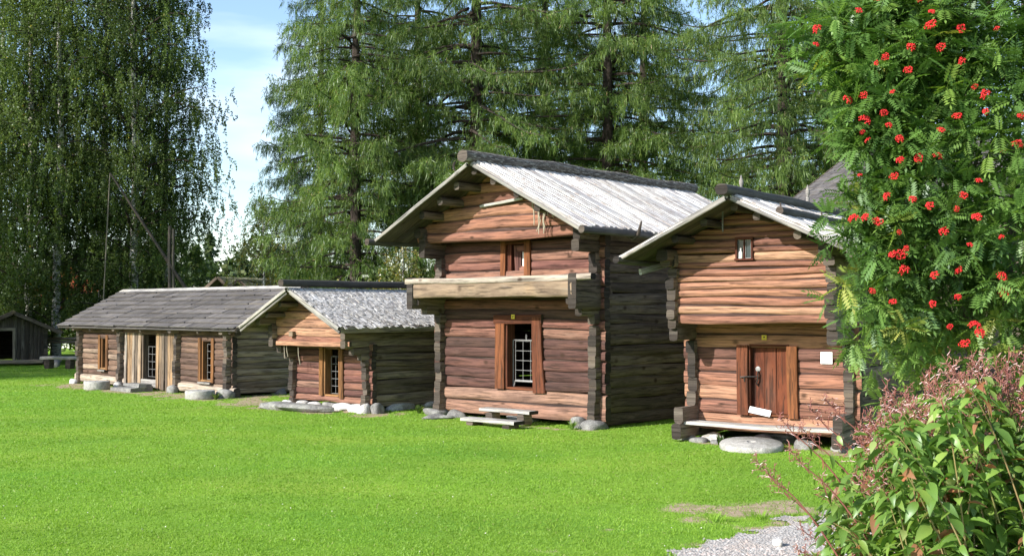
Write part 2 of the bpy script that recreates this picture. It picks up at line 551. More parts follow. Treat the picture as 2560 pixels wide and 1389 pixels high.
def wall_u(mb, u0, u1, v, zs, th, ext=0.2, opens=(), tints=(0.2, 0.8), gable=None, ex=0.7, wob=0.010, jit=0.02, exs=None):
    """Logs running along u, stacked by zs; opens are (ua, ub, za, zb); gable = (mid, z_apex, tan) cuts the ends to the roof."""
    for i in range(1, len(zs) - 1):
        a, b, zc = u0 + 0.05, u1 - 0.05, zs[i]
        if gable:
            half = (gable[1] - zc) / gable[2] - 0.12
            a, b = max(a, gable[0] - half), min(b, gable[0] + half)
        spans = [(a, b)] if b - a > 0.1 else []
        for ua, ub, oa, ob in opens:
            if oa - 0.05 < zc < ob + 0.05:
                spans = [s for p, q in spans for s in ((p, min(q, ua)), (max(p, ub), q)) if s[1] - s[0] > 0.05]
        for p, q in spans:
            mb.box(((p + q) / 2, v, zc), ((q - p) / 2, 0, 0), (0, th * 0.27, 0), (0, 0, 0.03), tint=0.0)
    for i in range(len(zs) - 1):
        za, zb = zs[i], zs[i + 1]
        zc, h = (za + zb) / 2, (zb - za) * 0.985
        e = ext if exs is None else exs(zc)
        a = u0 - e + mb.r.uniform(-jit, jit)
        b = u1 + e + mb.r.uniform(-jit, jit)
        s0 = s1 = 0.0
        if gable:
            mid, zap, tn = gable
            half = (zap - zc) / tn
            if mid - half > a:
                a, s0 = mid - half, 1 / tn
            if mid + half < b:
                b, s1 = mid + half, -1 / tn
            if b - a < 0.15:
                continue
        t = mb.r.uniform(*tints)
        spans = [(a, b)]
        for ua, ub, oa, ob in opens:
            if oa - 0.02 < zc < ob + 0.02:
                ns = []
                for p, q in spans:
                    if ub <= p or ua >= q:
                        ns.append((p, q))
                    else:
                        if ua - p > 0.05:
                            ns.append((p, ua))
                        if q - ub > 0.05:
                            ns.append((ub, q))
                spans = ns
        for p, q in spans:
            mb.log((p, v, zc), (q, v, zc), th, h, tint=t + mb.r.uniform(-0.08, 0.08), ex=ex, wob=wob,
                   sh0=s0 if p == a else 0, sh1=s1 if q == b else 0)


def wall_v(mb, u, v0, v1, zs, th, front, back=0.2, tints=(0.2, 0.8), ex=0.4, wob=0.010, jit=0.025):
    """Logs running along v; front(z) says how far each pokes out of the facade."""
    for i in range(len(zs) - 1):
        za, zb = zs[i], zs[i + 1]
        zc = (za + zb) / 2
        f = front(zc) if callable(front) else front
        mb.log((u + mb.r.uniform(-0.012, 0.012), v0 - f + mb.r.uniform(-jit, jit), zc), (u, v1 + back, zc), th * mb.r.uniform(0.92, 1.12), (zb - za) * 1.07,
               tint=mb.r.uniform(*tints), ex=ex, wob=wob)


def roof_planks(mb, side, mid, zr, tn, reach, v0, v1, step=0.17, th=0.03):
    """One slope of a board roof: a close under-layer and raised cover boards, ridge to eave."""
    ln = math.sqrt(1 + tn * tn)
    d = Vector((side / ln, 0, -tn / ln))
    nrm = Vector((side * tn / ln, 0, 1 / ln))
    top = Vector((mid + side * 0.02, 0, zr))
    L = reach * ln
    n = max(2, int((v1 - v0) / step))
    sv = (v1 - v0) / n
    for i in range(n):
        v = v0 + (i + 0.5) * sv
        l2 = L + mb.r.uniform(-0.04, 0.05)
        c = top + Vector((0, v, 0)) + d * (l2 / 2)
        mb.box(c, d * (l2 / 2), (0, sv * 0.56, 0), nrm * th * 0.5, jit=0.004)
        l3 = L + mb.r.uniform(-0.03, 0.08)
        w = sv * mb.r.uniform(0.27, 0.36)
        c = top + Vector((0, v + sv * 0.5 * mb.r.uniform(0.7, 1.0), 0)) + d * (l3 / 2) + nrm * (th * 0.5 + 0.017)
        if i < n - 1:
            mb.box(c, d * (l3 / 2), (0, w, 0), nrm * mb.r.uniform(0.018, 0.028), jit=0.008)


def roof_chips(mb, side, mid, zr, tn, reach, v0, v1, rows, wmin, wmax, th=0.012, skew=0.0, lift=0.03, over=1.5, jl=0.03):
    """One slope of shingles: a deck, then rows of overlapping pieces laid from the eave up."""
    ln = math.sqrt(1 + tn * tn)
    d = Vector((side / ln, 0, -tn / ln))
    nrm = Vector((side * tn / ln, 0, 1 / ln))
    top = Vector((mid + side * 0.02, 0, zr))
    L = reach * ln
    mb.box(top + Vector((0, (v0 + v1) / 2, 0)) + d * (L / 2) - nrm * 0.02, d * (L / 2), (0, (v1 - v0) / 2, 0), nrm * 0.015, tint=0.1)
    st = L / rows
    for k in range(rows):
        sb = L - k * st
        v = v0
        while v < v1:
            w = min(mb.r.uniform(wmin, wmax), v1 - v)
            if w < 0.02:
                break
            ll = st * over
            e = sb + mb.r.uniform(-jl, jl)
            s0 = max(0.0, e - ll)
            tilt = (lift) / ll
            dd = (d + nrm * (-tilt) * -1 * -1).normalized() if False else d
            c = top + Vector((0, v + w / 2, 0)) + dd * ((e + s0) / 2) + nrm * (0.006 + lift * 0.5 + mb.r.uniform(0, 0.006))
            half = dd * ((e - s0) / 2) + nrm * (lift * 0.5)
            sk = Vector((0, mb.r.uniform(-skew, skew), 0))
            mb.box(c, half + sk, Vector((0, w / 2 * 0.97, 0)), nrm * th * 0.5, jit=0.003)
            v += w


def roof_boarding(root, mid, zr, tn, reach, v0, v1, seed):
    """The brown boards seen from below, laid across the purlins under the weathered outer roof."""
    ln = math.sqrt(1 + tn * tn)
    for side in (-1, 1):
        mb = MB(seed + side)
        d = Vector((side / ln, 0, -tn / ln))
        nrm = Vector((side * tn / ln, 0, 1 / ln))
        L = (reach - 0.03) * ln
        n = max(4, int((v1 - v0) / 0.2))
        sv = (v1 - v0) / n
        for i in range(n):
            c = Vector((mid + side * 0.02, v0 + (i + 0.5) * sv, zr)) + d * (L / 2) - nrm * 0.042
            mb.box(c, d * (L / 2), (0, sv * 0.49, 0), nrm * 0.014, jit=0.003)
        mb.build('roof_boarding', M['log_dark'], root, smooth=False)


def floor_boards(root, W_, D_, z, seed):
    mb = MB(seed)
    n = int(W_ / 0.22)
    for i in range(n):
        mb.box(((i + 0.5) * W_ / n, D_ / 2, z), (0, D_ / 2 - 0.08, 0), (W_ / n * 0.48, 0, 0), (0, 0, 0.02), jit=0.003)
    mb.build('floor_boards', M['log_dark'], root, smooth=False)


def grille(mb, u0, u1, z0, z1, v, nu, nz, r=0.008, dz=0.0):
    for i in range(nu + 1):
        u = u0 + (u1 - u0) * i / nu
        mb.tube([(u, v, z0), (u, v, z1)], r, 6)
    for j in range(nz + 1):
        z = z0 + (z1 - z0) * j / nz
        mb.tube([(u0, v - 0.004, z), (u1, v - 0.004, z)], r, 6)


WALLM = lambda k: [M[k], M['end']]

# ------------------------------------------------------------------ the tall storehouse with the balcony
def build_tall():
    X, Y, YAW = -1.356, 22.951, -0.728
    W_, D_ = 3.90, 5.6
    ZE, ZR, TN = 3.511, 4.813, 0.512
    O = 1.30
    root = tag(empty('log_storehouse', (X, Y, 0), YAW), 'tall two storey log storehouse with balcony beam and pale plank roof', 'storehouse', 'log storehouses along the lawn')
    th = 0.17
    rnd = random.Random(11)
    zs = [0.10, 0.36, 0.60] + zlist(0.60, 3.44, 0.185, rnd)[1:]
    door = (1.72, 2.45, 0.60, 1.90)
    win = (1.74, 2.24, 2.80, 3.36)
    mb = MB(21)
    wall_u(mb, 0, W_, 0, zs[:3], th, 0.2, (), (0.72, 0.95), ex=0.5, wob=0.014)
    wall_u(mb, 0, W_, 0, zs[2:], th, 0.2, (door, win), (0.12, 0.8), ex=0.5, wob=0.011)
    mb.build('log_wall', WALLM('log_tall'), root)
    zss = [0.02] + [(a + b) / 2 for a, b in zip(zs[:-1], zs[1:])] + [3.62]

    def front(z):
        if z > 3.2:
            return 0.66
        if 2.55 < z:
            return 0.2
        if z > 2.16:
            return 0.84
        if z > 1.98:
            return 0.55
        if z < 0.3:
            return 0.26
        return 0.21

    for u, sd in ((0, 5), (W_, 6)):
        mb = MB(sd)
        wall_v(mb, u, 0, D_, zss, th, front, 0.2, (0.1, 0.6), wob=0.012)
        # upper cantilever beam ends of the balcony
        mb.log((u + (-0.05 if u == 0 else 0.12), -0.93, 2.44), (u, 0.3, 2.44), 0.17, 0.62, ex=0.3, ring=12, wob=0.006, tint=0.3)
        mb.build('log_wall', WALLM('log_side'), root)
    mb = MB(8)
    wall_u(mb, 0, W_, D_, zs, th, 0.2, (), (0.1, 0.6))
    mb.build('log_wall', WALLM('log_side'), root)
    # gables, the front one cantilevered over the facade
    gz = zlist(3.42, 4.72, 0.215, rnd)
    for v, sd, k in ((-0.48, 31, 'log_right'), (D_, 32, 'log_side')):
        mb = MB(sd)
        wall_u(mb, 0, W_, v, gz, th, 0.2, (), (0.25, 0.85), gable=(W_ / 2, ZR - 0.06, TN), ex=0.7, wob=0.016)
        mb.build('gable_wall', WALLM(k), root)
    mb = MB(41)
    for i in range(12):
        u = 0.05 + i * (W_ - 0.1) / 11
        mb.box((u, -0.2, 3.455), (0, 0.25, 0), (0.17, 0, 0), (0, 0, 0.012))
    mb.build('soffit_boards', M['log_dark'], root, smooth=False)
    # balcony: floor, two front beams, top rail
    mb = MB(42)
    for i in range(6):
        mb.box((W_ / 2, -0.12 - i * 0.12, 2.37), (W_ / 2 + 0.1, 0, 0), (0, 0.057, 0), (0, 0, 0.02))
    mb.build('balcony_floor', M['log_side'], root, smooth=False)
    mb = MB(43)
    mb.log((0.06, -0.86, 2.47), (4.02, -0.86, 2.49), 0.13, 0.28, ex=0.35, ring=12, wob=0.009, tint=0.2)
    mb.log((-0.18, -0.87, 2.66), (4.42, -0.84, 2.68), 0.15, 0.11, ex=0.4, ring=12, wob=0.008, tint=0.8)
    mb.build('balcony_beam', [M['rail_pale'], M['end']], root)
    # roof
    for side, sd in ((-1, 51), (1, 52)):
        mb = MB(sd)
        roof_planks(mb, side, W_ / 2, ZR, TN, W_ / 2 + 0.62, -O, D_ + 0.5, 0.135, 0.03)
        mb.build('roof_slope', M['roof_white'], root, smooth=False)
    roof_boarding(root, W_ / 2, ZR, TN, W_ / 2 + 0.62, -O, D_ + 0.5, 45)
    mb = MB(53)
    ln = math.sqrt(1 + TN * TN)
    for side in (-1, 1):
        a = Vector((W_ / 2 + side * 0.05, -O - 0.03, ZR - 0.05))
        b = Vector((W_ / 2 + side * (W_ / 2 + 0.64), -O - 0.03, ZR - 0.05 - TN * (W_ / 2 + 0.59)))
        mb.log(a, b, 0.03, 0.06, up=(0, 0, 1), ex=0.25, ring=8, wob=0.004, tint=0.35)
        mb.log(a + Vector((0, 0.05, 0.045)), b + Vector((0, 0.05, 0.045)), 0.03, 0.04, ex=0.25, ring=8, wob=0.004, tint=0.7)
    mb.build('barge_board', [M['bleached'], M['end']], root)
    mb = MB(54)
    mb.log((W_ / 2, -O - 0.2, ZR + 0.10), (W_ / 2, D_ + 0.6, ZR + 0.10), 0.25, 0.22, ex=0.8, ring=14, wob=0.016, tint=0.4)
    mb.build('ridge_log', [M['ridge_bark'], M['log_dark']], root)
    for i, (off, ext) in enumerate(((-1.45, 1.12), (-0.95, 1.14), (-0.48, 1.16), (0.0, 1.2), (0.42, 1.14), (0.95, 1.1), (1.45, 1.12))):
        mb = MB(60 + i)
        z = ZR - abs(off) * TN - 0.15
        mb.log((W_ / 2 + off, -ext, z), (W_ / 2 + off, D_ + 0.35, z), 0.14, 0.15, ex=0.6, wob=0.01, tint=0.35)
        mb.build('purlin', WALLM('log_side'), root)
    for side, sd in ((-1, 71), (1, 72)):
        u = W_ / 2 + side * (W_ / 2 + 0.05)
        mb = MB(sd)
        mb.log((u, -0.72, 3.63), (u, D_ + 0.3, 3.63), 0.2, 0.2, ex=0.55, wob=0.012, tint=0.4)
        mb.build('wall_plate', WALLM('log_side'), root)
        mb = MB(sd + 5)
        u = W_ / 2 + side * (W_ / 2 + 0.66)
        mb.log((u, -O - (0.2 if side < 0 else 0.05), ZE - 0.05), (u, D_ + 0.5, ZE - 0.05), 0.13, 0.13, ex=0.85, ring=12, wob=0.01, tint=0.6)
        g = mb.build('eave_log', [M['ridge_smooth'], M['end']], root)
        for k, v in enumerate((0.15, 1.75, 3.4)):
            mb = MB(sd + 10 + k)
            mb.tube([(u - side * 0.3, v, ZE + 0.02), (u - side * 0.02, v, ZE - 0.15), (u + side * 0.10, v, ZE - 0.08), (u + side * 0.17, v, ZE + 0.16)], [0.035, 0.045, 0.04, 0.015], 7)
            mb.build('gutter_hook', M['log_dark'], g)
    floor_boards(root, W_, D_, 0.5, 38)
    # door frame
    mb = MB(81)
    mb.log((1.60, -0.10, 0.61), (1.60, -0.10, 1.93), 0.24, 0.07, up=(0, 1, 0), ex=0.3, wob=0.006, tint=0.6)
    mb.log((2.59, -0.10, 0.57), (2.53, -0.10, 1.98), 0.30, 0.07, up=(0, 1, 0), ex=0.3, wob=0.012, tint=0.35, taper=0.7)
    mb.log((1.46, -0.105, 1.93), (2.66, -0.105, 1.95), 0.075, 0.17, ex=0.3, wob=0.006, tint=0.2)
    for u in (1.745, 2.425):
        mb.box((u, 0.03, 1.26), (0, 0, 0.64), (0.02, 0, 0), (0, 0.11, 0), tint=0.3)
    mb.box((2.09, 0.03, 1.875), (0.36, 0, 0), (0, 0.11, 0), (0, 0, 0.022), tint=0.3)
    mb.box((2.09, 0.03, 0.628), (0.36, 0, 0), (0, 0.11, 0), (0, 0, 0.02), tint=0.5)
    mb.build('door_frame', [M['frame_red'], M['end']], root)
    mb = MB(82)
    grille(mb, 1.83, 2.40, 0.78, 1.52, 0.09, 3, 4, 0.005)
    mb.tube([(1.77, 0.09, 0.62), (1.77, 0.09, 1.54), (2.40, 0.09, 1.54)], 0.012)
    mb.tube([(1.80, 0.08, 0.64), (1.83, 0.08, 0.76), (2.38, 0.08, 0.76), (2.41, 0.08, 0.64)], 0.016)
    mb.tube([(2.1, 0.09, 1.54), (2.085, 0.09, 1.62), (2.1, 0.09, 1.65), (2.115, 0.09, 1.62), (2.1, 0.09, 1.54)], 0.007)
    mb.build('iron_grille', M['iron'], root)
    # hatch of the loft
    mb = MB(83)
    for u, w in ((1.68, 0.13), (2.30, 0.15)):
        mb.log((u, -0.10, 2.76), (u, -0.10, 3.42), w, 0.06, up=(0, 1, 0), ex=0.3, wob=0.006, tint=0.7)
    mb.box((1.80, 0.03, 3.09), (0, 0, 0.31), (0.05, 0, 0), (0, 0.09, 0), tint=0.1)
    mb.log((1.62, -0.09, 3.40), (2.36, -0.09, 3.40), 0.06, 0.08, ex=0.3, wob=0.004, tint=0.5)
    mb.build('loft_hatch_frame', [M['frame_red'], M['end']], root)
    mb = MB(84)
    mb.log((1.96, 0.03, 2.77), (1.92, 0.03, 3.35), 0.10, 0.05, up=(0, 1, 0), ex=0.3, tint=0.4)
    mb.log((1.96, 0.02, 2.85), (2.26, 0.02, 2.85), 0.05, 0.16, ex=0.3, tint=0.75)
    mb.log((1.96, 0.02, 3.28), (2.26, 0.02, 3.28), 0.05, 0.13, ex=0.3, tint=0.45)
    mb.box((2.0, 0.03, 3.08), (0, 0, 0.16), (0.035, 0, 0), (0, 0.025, 0), tint=0.3)
    h = mb.build('loft_hatch', [M['log_tall'], M['end']], root)
    mb = MB(85)
    mb.box((2.14, 0.05, 3.07), (0.10, 0, 0), (0, 0.006, 0), (0, 0, 0.15), tint=0.5)
    mb.build('pane', M['white_wall'], h, smooth=False)
    # stones the corners stand on
    for i, (u, v, sx, sy, sz, z) in enumerate(((-0.12, -0.1, 0.24, 0.2, 0.12, 0.03), (W_, -0.12, 0.22, 0.24, 0.13, 0.02), (W_ - 0.36, -0.16, 0.12, 0.1, 0.14, 0.06), (W_, 2.6, 0.25, 0.22, 0.12, 0.02), (2.0, 0.15, 0.3, 0.2, 0.1, 0.02), (0, 3.4, 0.25, 0.2, 0.12, 0.02))):
        mb = MB(90 + i)
        stone(mb, (u, v, z), sx, sy, sz, 90 + i)
        mb.build('foundation_stone', M['stone'], root)
    # things that hang from it
    mb = MB(97)
    for k in range(11):
        u = 3.02 + k * 0.045 + rnd.uniform(-0.02, 0.02)
        L = rnd.uniform(0.25, 0.62) if k < 6 else rnd.uniform(0.12, 0.4)
        x, y = u, -0.72 + rnd.uniform(-0.04, 0.04)
        pts = []
        for q in range(6):
            pts.append((x + rnd.uniform(-0.02, 0.02) + 0.01 * q * (0.5 - (k % 2)), y + rnd.uniform(-0.012, 0.012), 0.02 - L * q / 5))
        mb.tube(pts, [0.013, 0.013, 0.012, 0.011, 0.010, 0.007], 6, tint=rnd.random())
    mb.tube([(2.96, -0.72, 0.02), (3.56, -0.72, 0.0)], 0.014, 6)
    b = Matrix.Rotation(YAW, 4, 'Z')
    o = mb.build('drying_bundle', M['rope'], None, True, Vector((X, Y, 4.06)), YAW)
    tag(o, 'bundle of thin grey sticks and thongs hanging under the gable eave', 'bundle')
    mb = MB(98)
    mb.log((1.55, -0.60, 4.07), (2.62, -0.60, 4.17), 0.05, 0.06, ex=0.8, wob=0.008, tint=0.8)
    mb.build('gable_rail', [M['bleached'], M['end']], root)
    mb = MB(99)
    mb.box((0, 0, 0), (0.042, 0, 0), (0, 0.005, 0), (0, 0, 0.042), mat=0)
    mb.log((-0.008, -0.005, -0.012), (0.012, -0.005, 0.016), 0.008, 0.018, up=(1, 0, 0), ex=0.9, wob=0, endmat=1)
    for i in range(6, len(mb.m)):
        mb.m[i] = 1
    u, v = Vector((math.cos(YAW), math.sin(YAW))), Vector((-math.sin(YAW), math.cos(YAW)))
    p = Vector((X, Y)) + u * 1.98 + v * -0.155
    o = mb.build('number_plate', [M['yellow'], M['ink']], None, False, (p.x, p.y, 1.985), YAW)
    tag(o, 'small yellow number plate above the barred door of the tall storehouse', 'number plate')
    return root


# ------------------------------------------------------------------ the storehouse on the right, with the red door
def build_right():
    X, Y, YAW = 3.032, 18.805, -0.607
    W_, D_ = 2.595, 4.4
    ZE, ZR, TN = 2.952, 3.794, 0.473
    O, OV = 1.55, 0.716
    root = tag(empty('log_storehouse', (X, Y, 0), YAW), 'right hand log storehouse with closed red plank door and overhanging upper floor', 'storehouse', 'log storehouses along the lawn')
    rnd = random.Random(12)
    th = 0.15
    zs = [0.16, 0.44] + zlist(0.44, 1.93, 0.205, rnd)[1:]
    door = (0.96, 1.66, 0.44, 1.53)
    mb = MB(121)
    wall_u(mb, 0, W_, 0, zs[:2], th, 0.16, (), (0.6, 0.9), ex=0.5)
    wall_u(mb, 0, W_, 0, zs[1:], th, 0.16, (door,), (0.2, 0.85), ex=0.5)
    mb.build('log_wall', WALLM('log_right'), root)
    zu = zlist(1.90, 3.0, 0.125, rnd, 0.35)
    mb = MB(122)
    win = (1.09, 1.335, 2.90, 3.19)
    zg = zlist(3.0, 3.72, 0.105, rnd, 0.2)
    wall_u(mb, -0.03, W_ + 0.03, -OV, zu, th, 0.0, (win,), (0.35, 1.0), ex=0.7, wob=0.014)
    wall_u(mb, -0.03, W_ + 0.03, -OV, zg, th, 0.0, (win,), (0.3, 0.85), gable=(W_ / 2, ZR - 0.06, TN), ex=0.7, wob=0.011)
    mb.build('upper_wall', WALLM('log_right'), root)
    zss = [0.06] + [(a + b) / 2 for a, b in zip(zs[:-1], zs[1:])] + [1.98]

    def front(z):
        if z < 0.28:
            return 0.72
        if z < 0.45:
            return 0.66
        if z < 0.58:
            return 0.50
        if z > 1.86:
            return OV + 0.16
        if z > 1.72:
            return OV + 0.10
        if z > 1.6:
            return 0.62
        return 0.16

    for u, sd in ((0, 105), (W_, 106)):
        mb = MB(sd)
        wall_v(mb, u, 0, D_, zss, th, front, 0.2, (0.15, 0.7), wob=0.014)
        zq = zlist(1.98, 2.98, 0.16, rnd, 0.2)
        wall_v(mb, u, -OV, D_, zq, th, lambda z: 0.17, 0.2, (0.15, 0.8), wob=0.014, jit=0.035)
        mb.build('log_wall', WALLM('log_side'), root)
    mb = MB(107)
    wall_u(mb, 0, W_, D_, zs + zlist(1.93, 3.0, 0.17, rnd)[1:], th, 0.16, (), (0.1, 0.6))
    wall_u(mb, 0, W_, D_, zg, th, 0.16, (), (0.1, 0.6), gable=(W_ / 2, ZR - 0.06, TN))
    mb.build('log_wall', WALLM('log_side'), root)
    mb = MB(108)
    for i in range(8):
        mb.box((W_ / 2, -OV + 0.06 + i * 0.105, 1.935), (W_ / 2 - 0.08, 0, 0), (0, 0.05, 0), (0, 0, 0.018))
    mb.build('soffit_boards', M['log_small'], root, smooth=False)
    for side, sd in ((-1, 151), (1, 152)):
        mb = MB(sd)
        roof_planks(mb, side, W_ / 2, ZR, TN, W_ / 2 + 0.5, -O, D_ + 0.4, 0.13, 0.028)
        mb.build('roof_slope', M['roof_white'], root, smooth=False)
    roof_boarding(root, W_ / 2, ZR, TN, W_ / 2 + 0.5, -O, D_ + 0.4, 145)
    mb = MB(153)
    for side in (-1, 1):
        a = Vector((W_ / 2 + side * 0.04, -O - 0.03, ZR - 0.04))
        b = Vector((W_ / 2 + side * (W_ / 2 + 0.52), -O - 0.03, ZR - 0.04 - TN * (W_ / 2 + 0.48)))
        mb.log(a, b, 0.04, 0.05, ex=0.3, ring=8, wob=0.006, tint=0.4)
        mb.log(a + Vector((0, 0.04, 0.04)), b + Vector((0, 0.04, 0.04)), 0.03, 0.045, ex=0.3, ring=8, wob=0.004, tint=0.55)
    mb.build('barge_board', [M['bleached'], M['end']], root)
    mb = MB(154)
    mb.log((W_ / 2, -O - 0.25, ZR + 0.09), (W_ / 2, D_ + 0.5, ZR + 0.07), 0.2, 0.17, ex=0.8, ring=14, wob=0.012, tint=0.5)
    mb.build('ridge_log', [M['ridge_smooth'], M['end']], root)
    mb = MB(155)
    zz = ZR - TN * 0.72 + 0.10
    mb.log((W_ / 2 + 0.74, -O + 0.12, zz), (W_ / 2 + 0.70, D_, zz), 0.12, 0.12, ex=0.9, ring=12, wob=0.01, tint=0.4)
    wl_ = mb.build('weight_log', [M['ridge_smooth'], M['end']], root)
    for k, v in enumerate((-O + 0.4, 0.6, 2.4)):
        mb = MB(156 + k)
        mb.tube([(W_ / 2 + 0.66, v, zz - 0.06), (W_ / 2 + 0.64, v, zz + 0.14)], [0.016, 0.012], 6)
        mb.build('peg', M['log_dark'], wl_)
    for i, off in enumerate((-0.98, -0.5, 0.0, 0.36, 0.98)):
        mb = MB(160 + i)
        z = ZR - abs(off) * TN - 0.13
        mb.log((W_ / 2 + off, -O + 0.15 + rnd.uniform(0, 0.1), z), (W_ / 2 + off, D_ + 0.3, z), 0.12, 0.12, ex=0.7, wob=0.012, tint=0.4)
        mb.build('purlin', WALLM('log_dark'), root)
    for side, sd in ((-1, 171), (1, 172)):
        u = W_ / 2 + side * (W_ / 2 + 0.03)
        mb = MB(sd)
        mb.log((u, -OV - 0.42, 2.99), (u, D_ + 0.3, 2.99), 0.2, 0.19, ex=0.5, wob=0.02, tint=0.35)
        mb.log((u, -OV - 0.3, 2.83), (u, -OV + 0.5, 2.83), 0.17, 0.14, ex=0.5, wob=0.02, tint=0.3)
        mb.build('wall_plate', WALLM('log_side'), root)
        mb = MB(sd + 5)
        u = W_ / 2 + side * (W_ / 2 + 0.54)
        mb.log((u, -O - (0.16 if side < 0 else 0.0), ZE - 0.06), (u, D_ + 0.4, ZE - 0.06), 0.11, 0.11 if side < 0 else 0.13, ex=0.85, ring=12, wob=0.01, tint=0.6)
        mb.build('eave_log', [M['ridge_smooth'], M['end']], root)
    # pale pegged end of a gutter hook under the left eave
    mb = MB(179)
    mb.log((-0.42, -1.12, 2.72), (-0.25, -0.5, 2.86), 0.06, 0.10, ex=0.4, wob=0.004, tint=0.6)
    mb.build('gutter_hook', [M['bleached'], M['bleached']], root)
    floor_boards(root, W_, D_, 0.4, 138)
    # door
    mb = MB(181)
    mb.log((0.88, -0.10, 0.44), (0.88, -0.10, 1.55), 0.19, 0.06, up=(0, 1, 0), ex=0.3, wob=0.005, tint=0.35)
    mb.log((1.71, -0.10, 0.42), (1.70, -0.10, 1.545), 0.17, 0.06, up=(0, 1, 0), ex=0.3, wob=0.007, tint=0.7)
    mb.box((0.975, 0.02, 0.99), (0, 0, 0.545), (0.018, 0, 0), (0, 0.10, 0), tint=0.2)
    mb.box((1.645, 0.02, 0.99), (0, 0, 0.545), (0.018, 0, 0), (0, 0.10, 0), tint=0.4)
    mb.box((1.31, 0.02, 1.548), (0.33, 0, 0), (0, 0.10, 0), (0, 0, 0.02), tint=0.2)
    mb.box((1.31, 0.0, 0.452), (0.33, 0, 0), (0, 0.10, 0), (0, 0, 0.016), tint=0.6)
    mb.build('door_frame', [M['frame_red'], M['end']], root)
    mb = MB(182)
    for a, b in ((1.055, 1.20), (1.205, 1.40), (1.405, 1.625)):
        mb.log(((a + b) / 2, 0.02, 0.475), ((a + b) / 2, 0.02, 1.525), b - a, 0.035, up=(0, 1, 0), ex=0.15, ring=12, wob=0.002, tint=rnd.uniform(0.2, 0.8))
    mb.box((1.02, 0.03, 1.0), (0, 0, 0.52), (0.03, 0, 0), (0, 0.012, 0), tint=0.0)
    d = mb.build('door', [M['door_red'], M['end']], root)
    mb = MB(183)
    mb.lathe([(0.001, 0), (0.042, 0), (0.042, 0.006), (0.03, 0.012), (0.001, 0.012)], 14, (0, 0, 0))
    o = mb.build('keyhole_plate', M['iron'], d)
    o.rotation_euler = (math.radians(90), 0, 0)
    o.location = (1.095, -0.002, 1.17)
    mb = MB(184)
    mb.tube([(0.86, -0.16, 1.04), (0.95, -0.15, 1.05), (1.10, -0.03, 1.05)], 0.011, 6)
    mb.tube([(1.10, 0.0, 1.14), (1.11, -0.05, 1.10), (1.105, -0.05, 1.0), (1.085, -0.04, 0.94), (1.10, 0.0, 0.90)], 0.012, 6)
    mb.tube([(0.92, -0.15, 1.05), (0.925, -0.15, 0.97)], 0.008, 6)
    mb.build('door_handle', M['iron_dark'], d)
    # upper window
    mb = MB(185)
    v = -OV - 0.075
    for u in (1.085, 1.34):
        mb.log((u, v, 2.875), (u, v, 3.215), 0.035, 0.05, up=(0, 1, 0), ex=0.25, ring=8, wob=0.001, tint=0.3)
    mb.log((1.065, v - 0.002, 3.205), (1.36, v - 0.002, 3.205), 0.055, 0.035, ex=0.25, ring=8, wob=0.001, tint=0.4)
    mb.log((1.055, v - 0.005, 2.885), (1.37, v - 0.005, 2.885), 0.07, 0.03, ex=0.25, ring=8, wob=0.001, tint=0.2)
    mb.log((1.212, v, 2.90), (1.212, v, 3.19), 0.022, 0.04, up=(0, 1, 0), ex=0.25, ring=8, wob=0.001, tint=0.3)
    w = mb.build('window', [M['door_red'], M['door_red']], root)
    for a, b in ((1.103, 1.2), (1.224, 1.322)):
        mb = MB(186)
        mb.box(((a + b) / 2, v + 0.02, 3.045), ((b - a) / 2, 0, 0), (0, 0.003, 0), (0, 0, 0.145))
        mb.build('pane', M['glass'], w, smooth=False)
        mb = MB(187)
        for uu in (a + 0.006, b - 0.006):
            mb.box((uu, v + 0.008, 3.045), (0, 0, 0.143), (0.0035, 0, 0), (0, 0.006, 0))
        for zz in (2.906, 3.184):
            mb.box(((a + b) / 2, v + 0.008, zz), ((b - a) / 2, 0, 0), (0, 0.0065, 0), (0, 0, 0.004))
        mb.build('sash', M['iron'], w, smooth=False)
    # stones below
    for i, (u, v, sx, sy, sz, z, mk) in enumerate(((-0.05, -0.32, 0.17, 0.14, 0.09, 0.02, 'stone'), (0.42, -0.25, 0.2, 0.14, 0.12, 0.02, 'whitewash'), (0.3, -0.5, 0.15, 0.12, 0.08, 0.0, 'stone'), (0.62, -0.5, 0.12, 0.09, 0.07, 0.0, 'stone'), (1.2, -0.1, 0.2, 0.14, 0.1, 0.03, 'stone'), (2.0, -0.35, 0.16, 0.14, 0.12, 0.02, 'stone'), (W_, -0.3, 0.17, 0.15, 0.1, -0.01, 'stone'), (W_, 1.8, 0.2, 0.2, 0.1, 0, 'stone'), (W_ / 2, 0.3, 0.3, 0.2, 0.12, 0.02, 'stone'))):
        mb = MB(190 + i)
        stone(mb, (u, v, z), sx, sy, sz, 190 + i)
        mb.build('foundation_stone', M[mk], root)

    def at(u, v, z):
        r = Vector((math.cos(YAW), math.sin(YAW)))
        m = Vector((-math.sin(YAW), math.cos(YAW)))
        p = Vector((X, Y)) + r * u + m * v
        return (p.x, p.y, z)

    # plank bench lying on the projecting bottom logs
    mb = MB(200)
    mb.log((-0.05, -0.42, 0), (2.66, -0.44, 0), 0.34, 0.055, ex=0.2, ring=12, wob=0.006, tint=0.95, bow=-0.012)
    o = mb.build('plank_bench', [M['bleached'], M['end']], None, True, at(0, 0, 0.305), YAW)
    tag(o, 'long bleached plank bench under the red door', 'bench')
    mb = MB(201)
    mb.log((0, 0, 0), (0.0, 0, -0.33), 0.02, 0.025, up=(0, 1, 0), ex=0.3, wob=0.002, tint=0.3)
    o = mb.build('hanging_stick', [M['bleached'], M['bleached']], None, True, at(1.02, -1.15, 3.63), YAW)
    tag(o, 'short pale stick hanging from the ridge in front of the gable above the little window', 'stick')
    mb = MB(202)
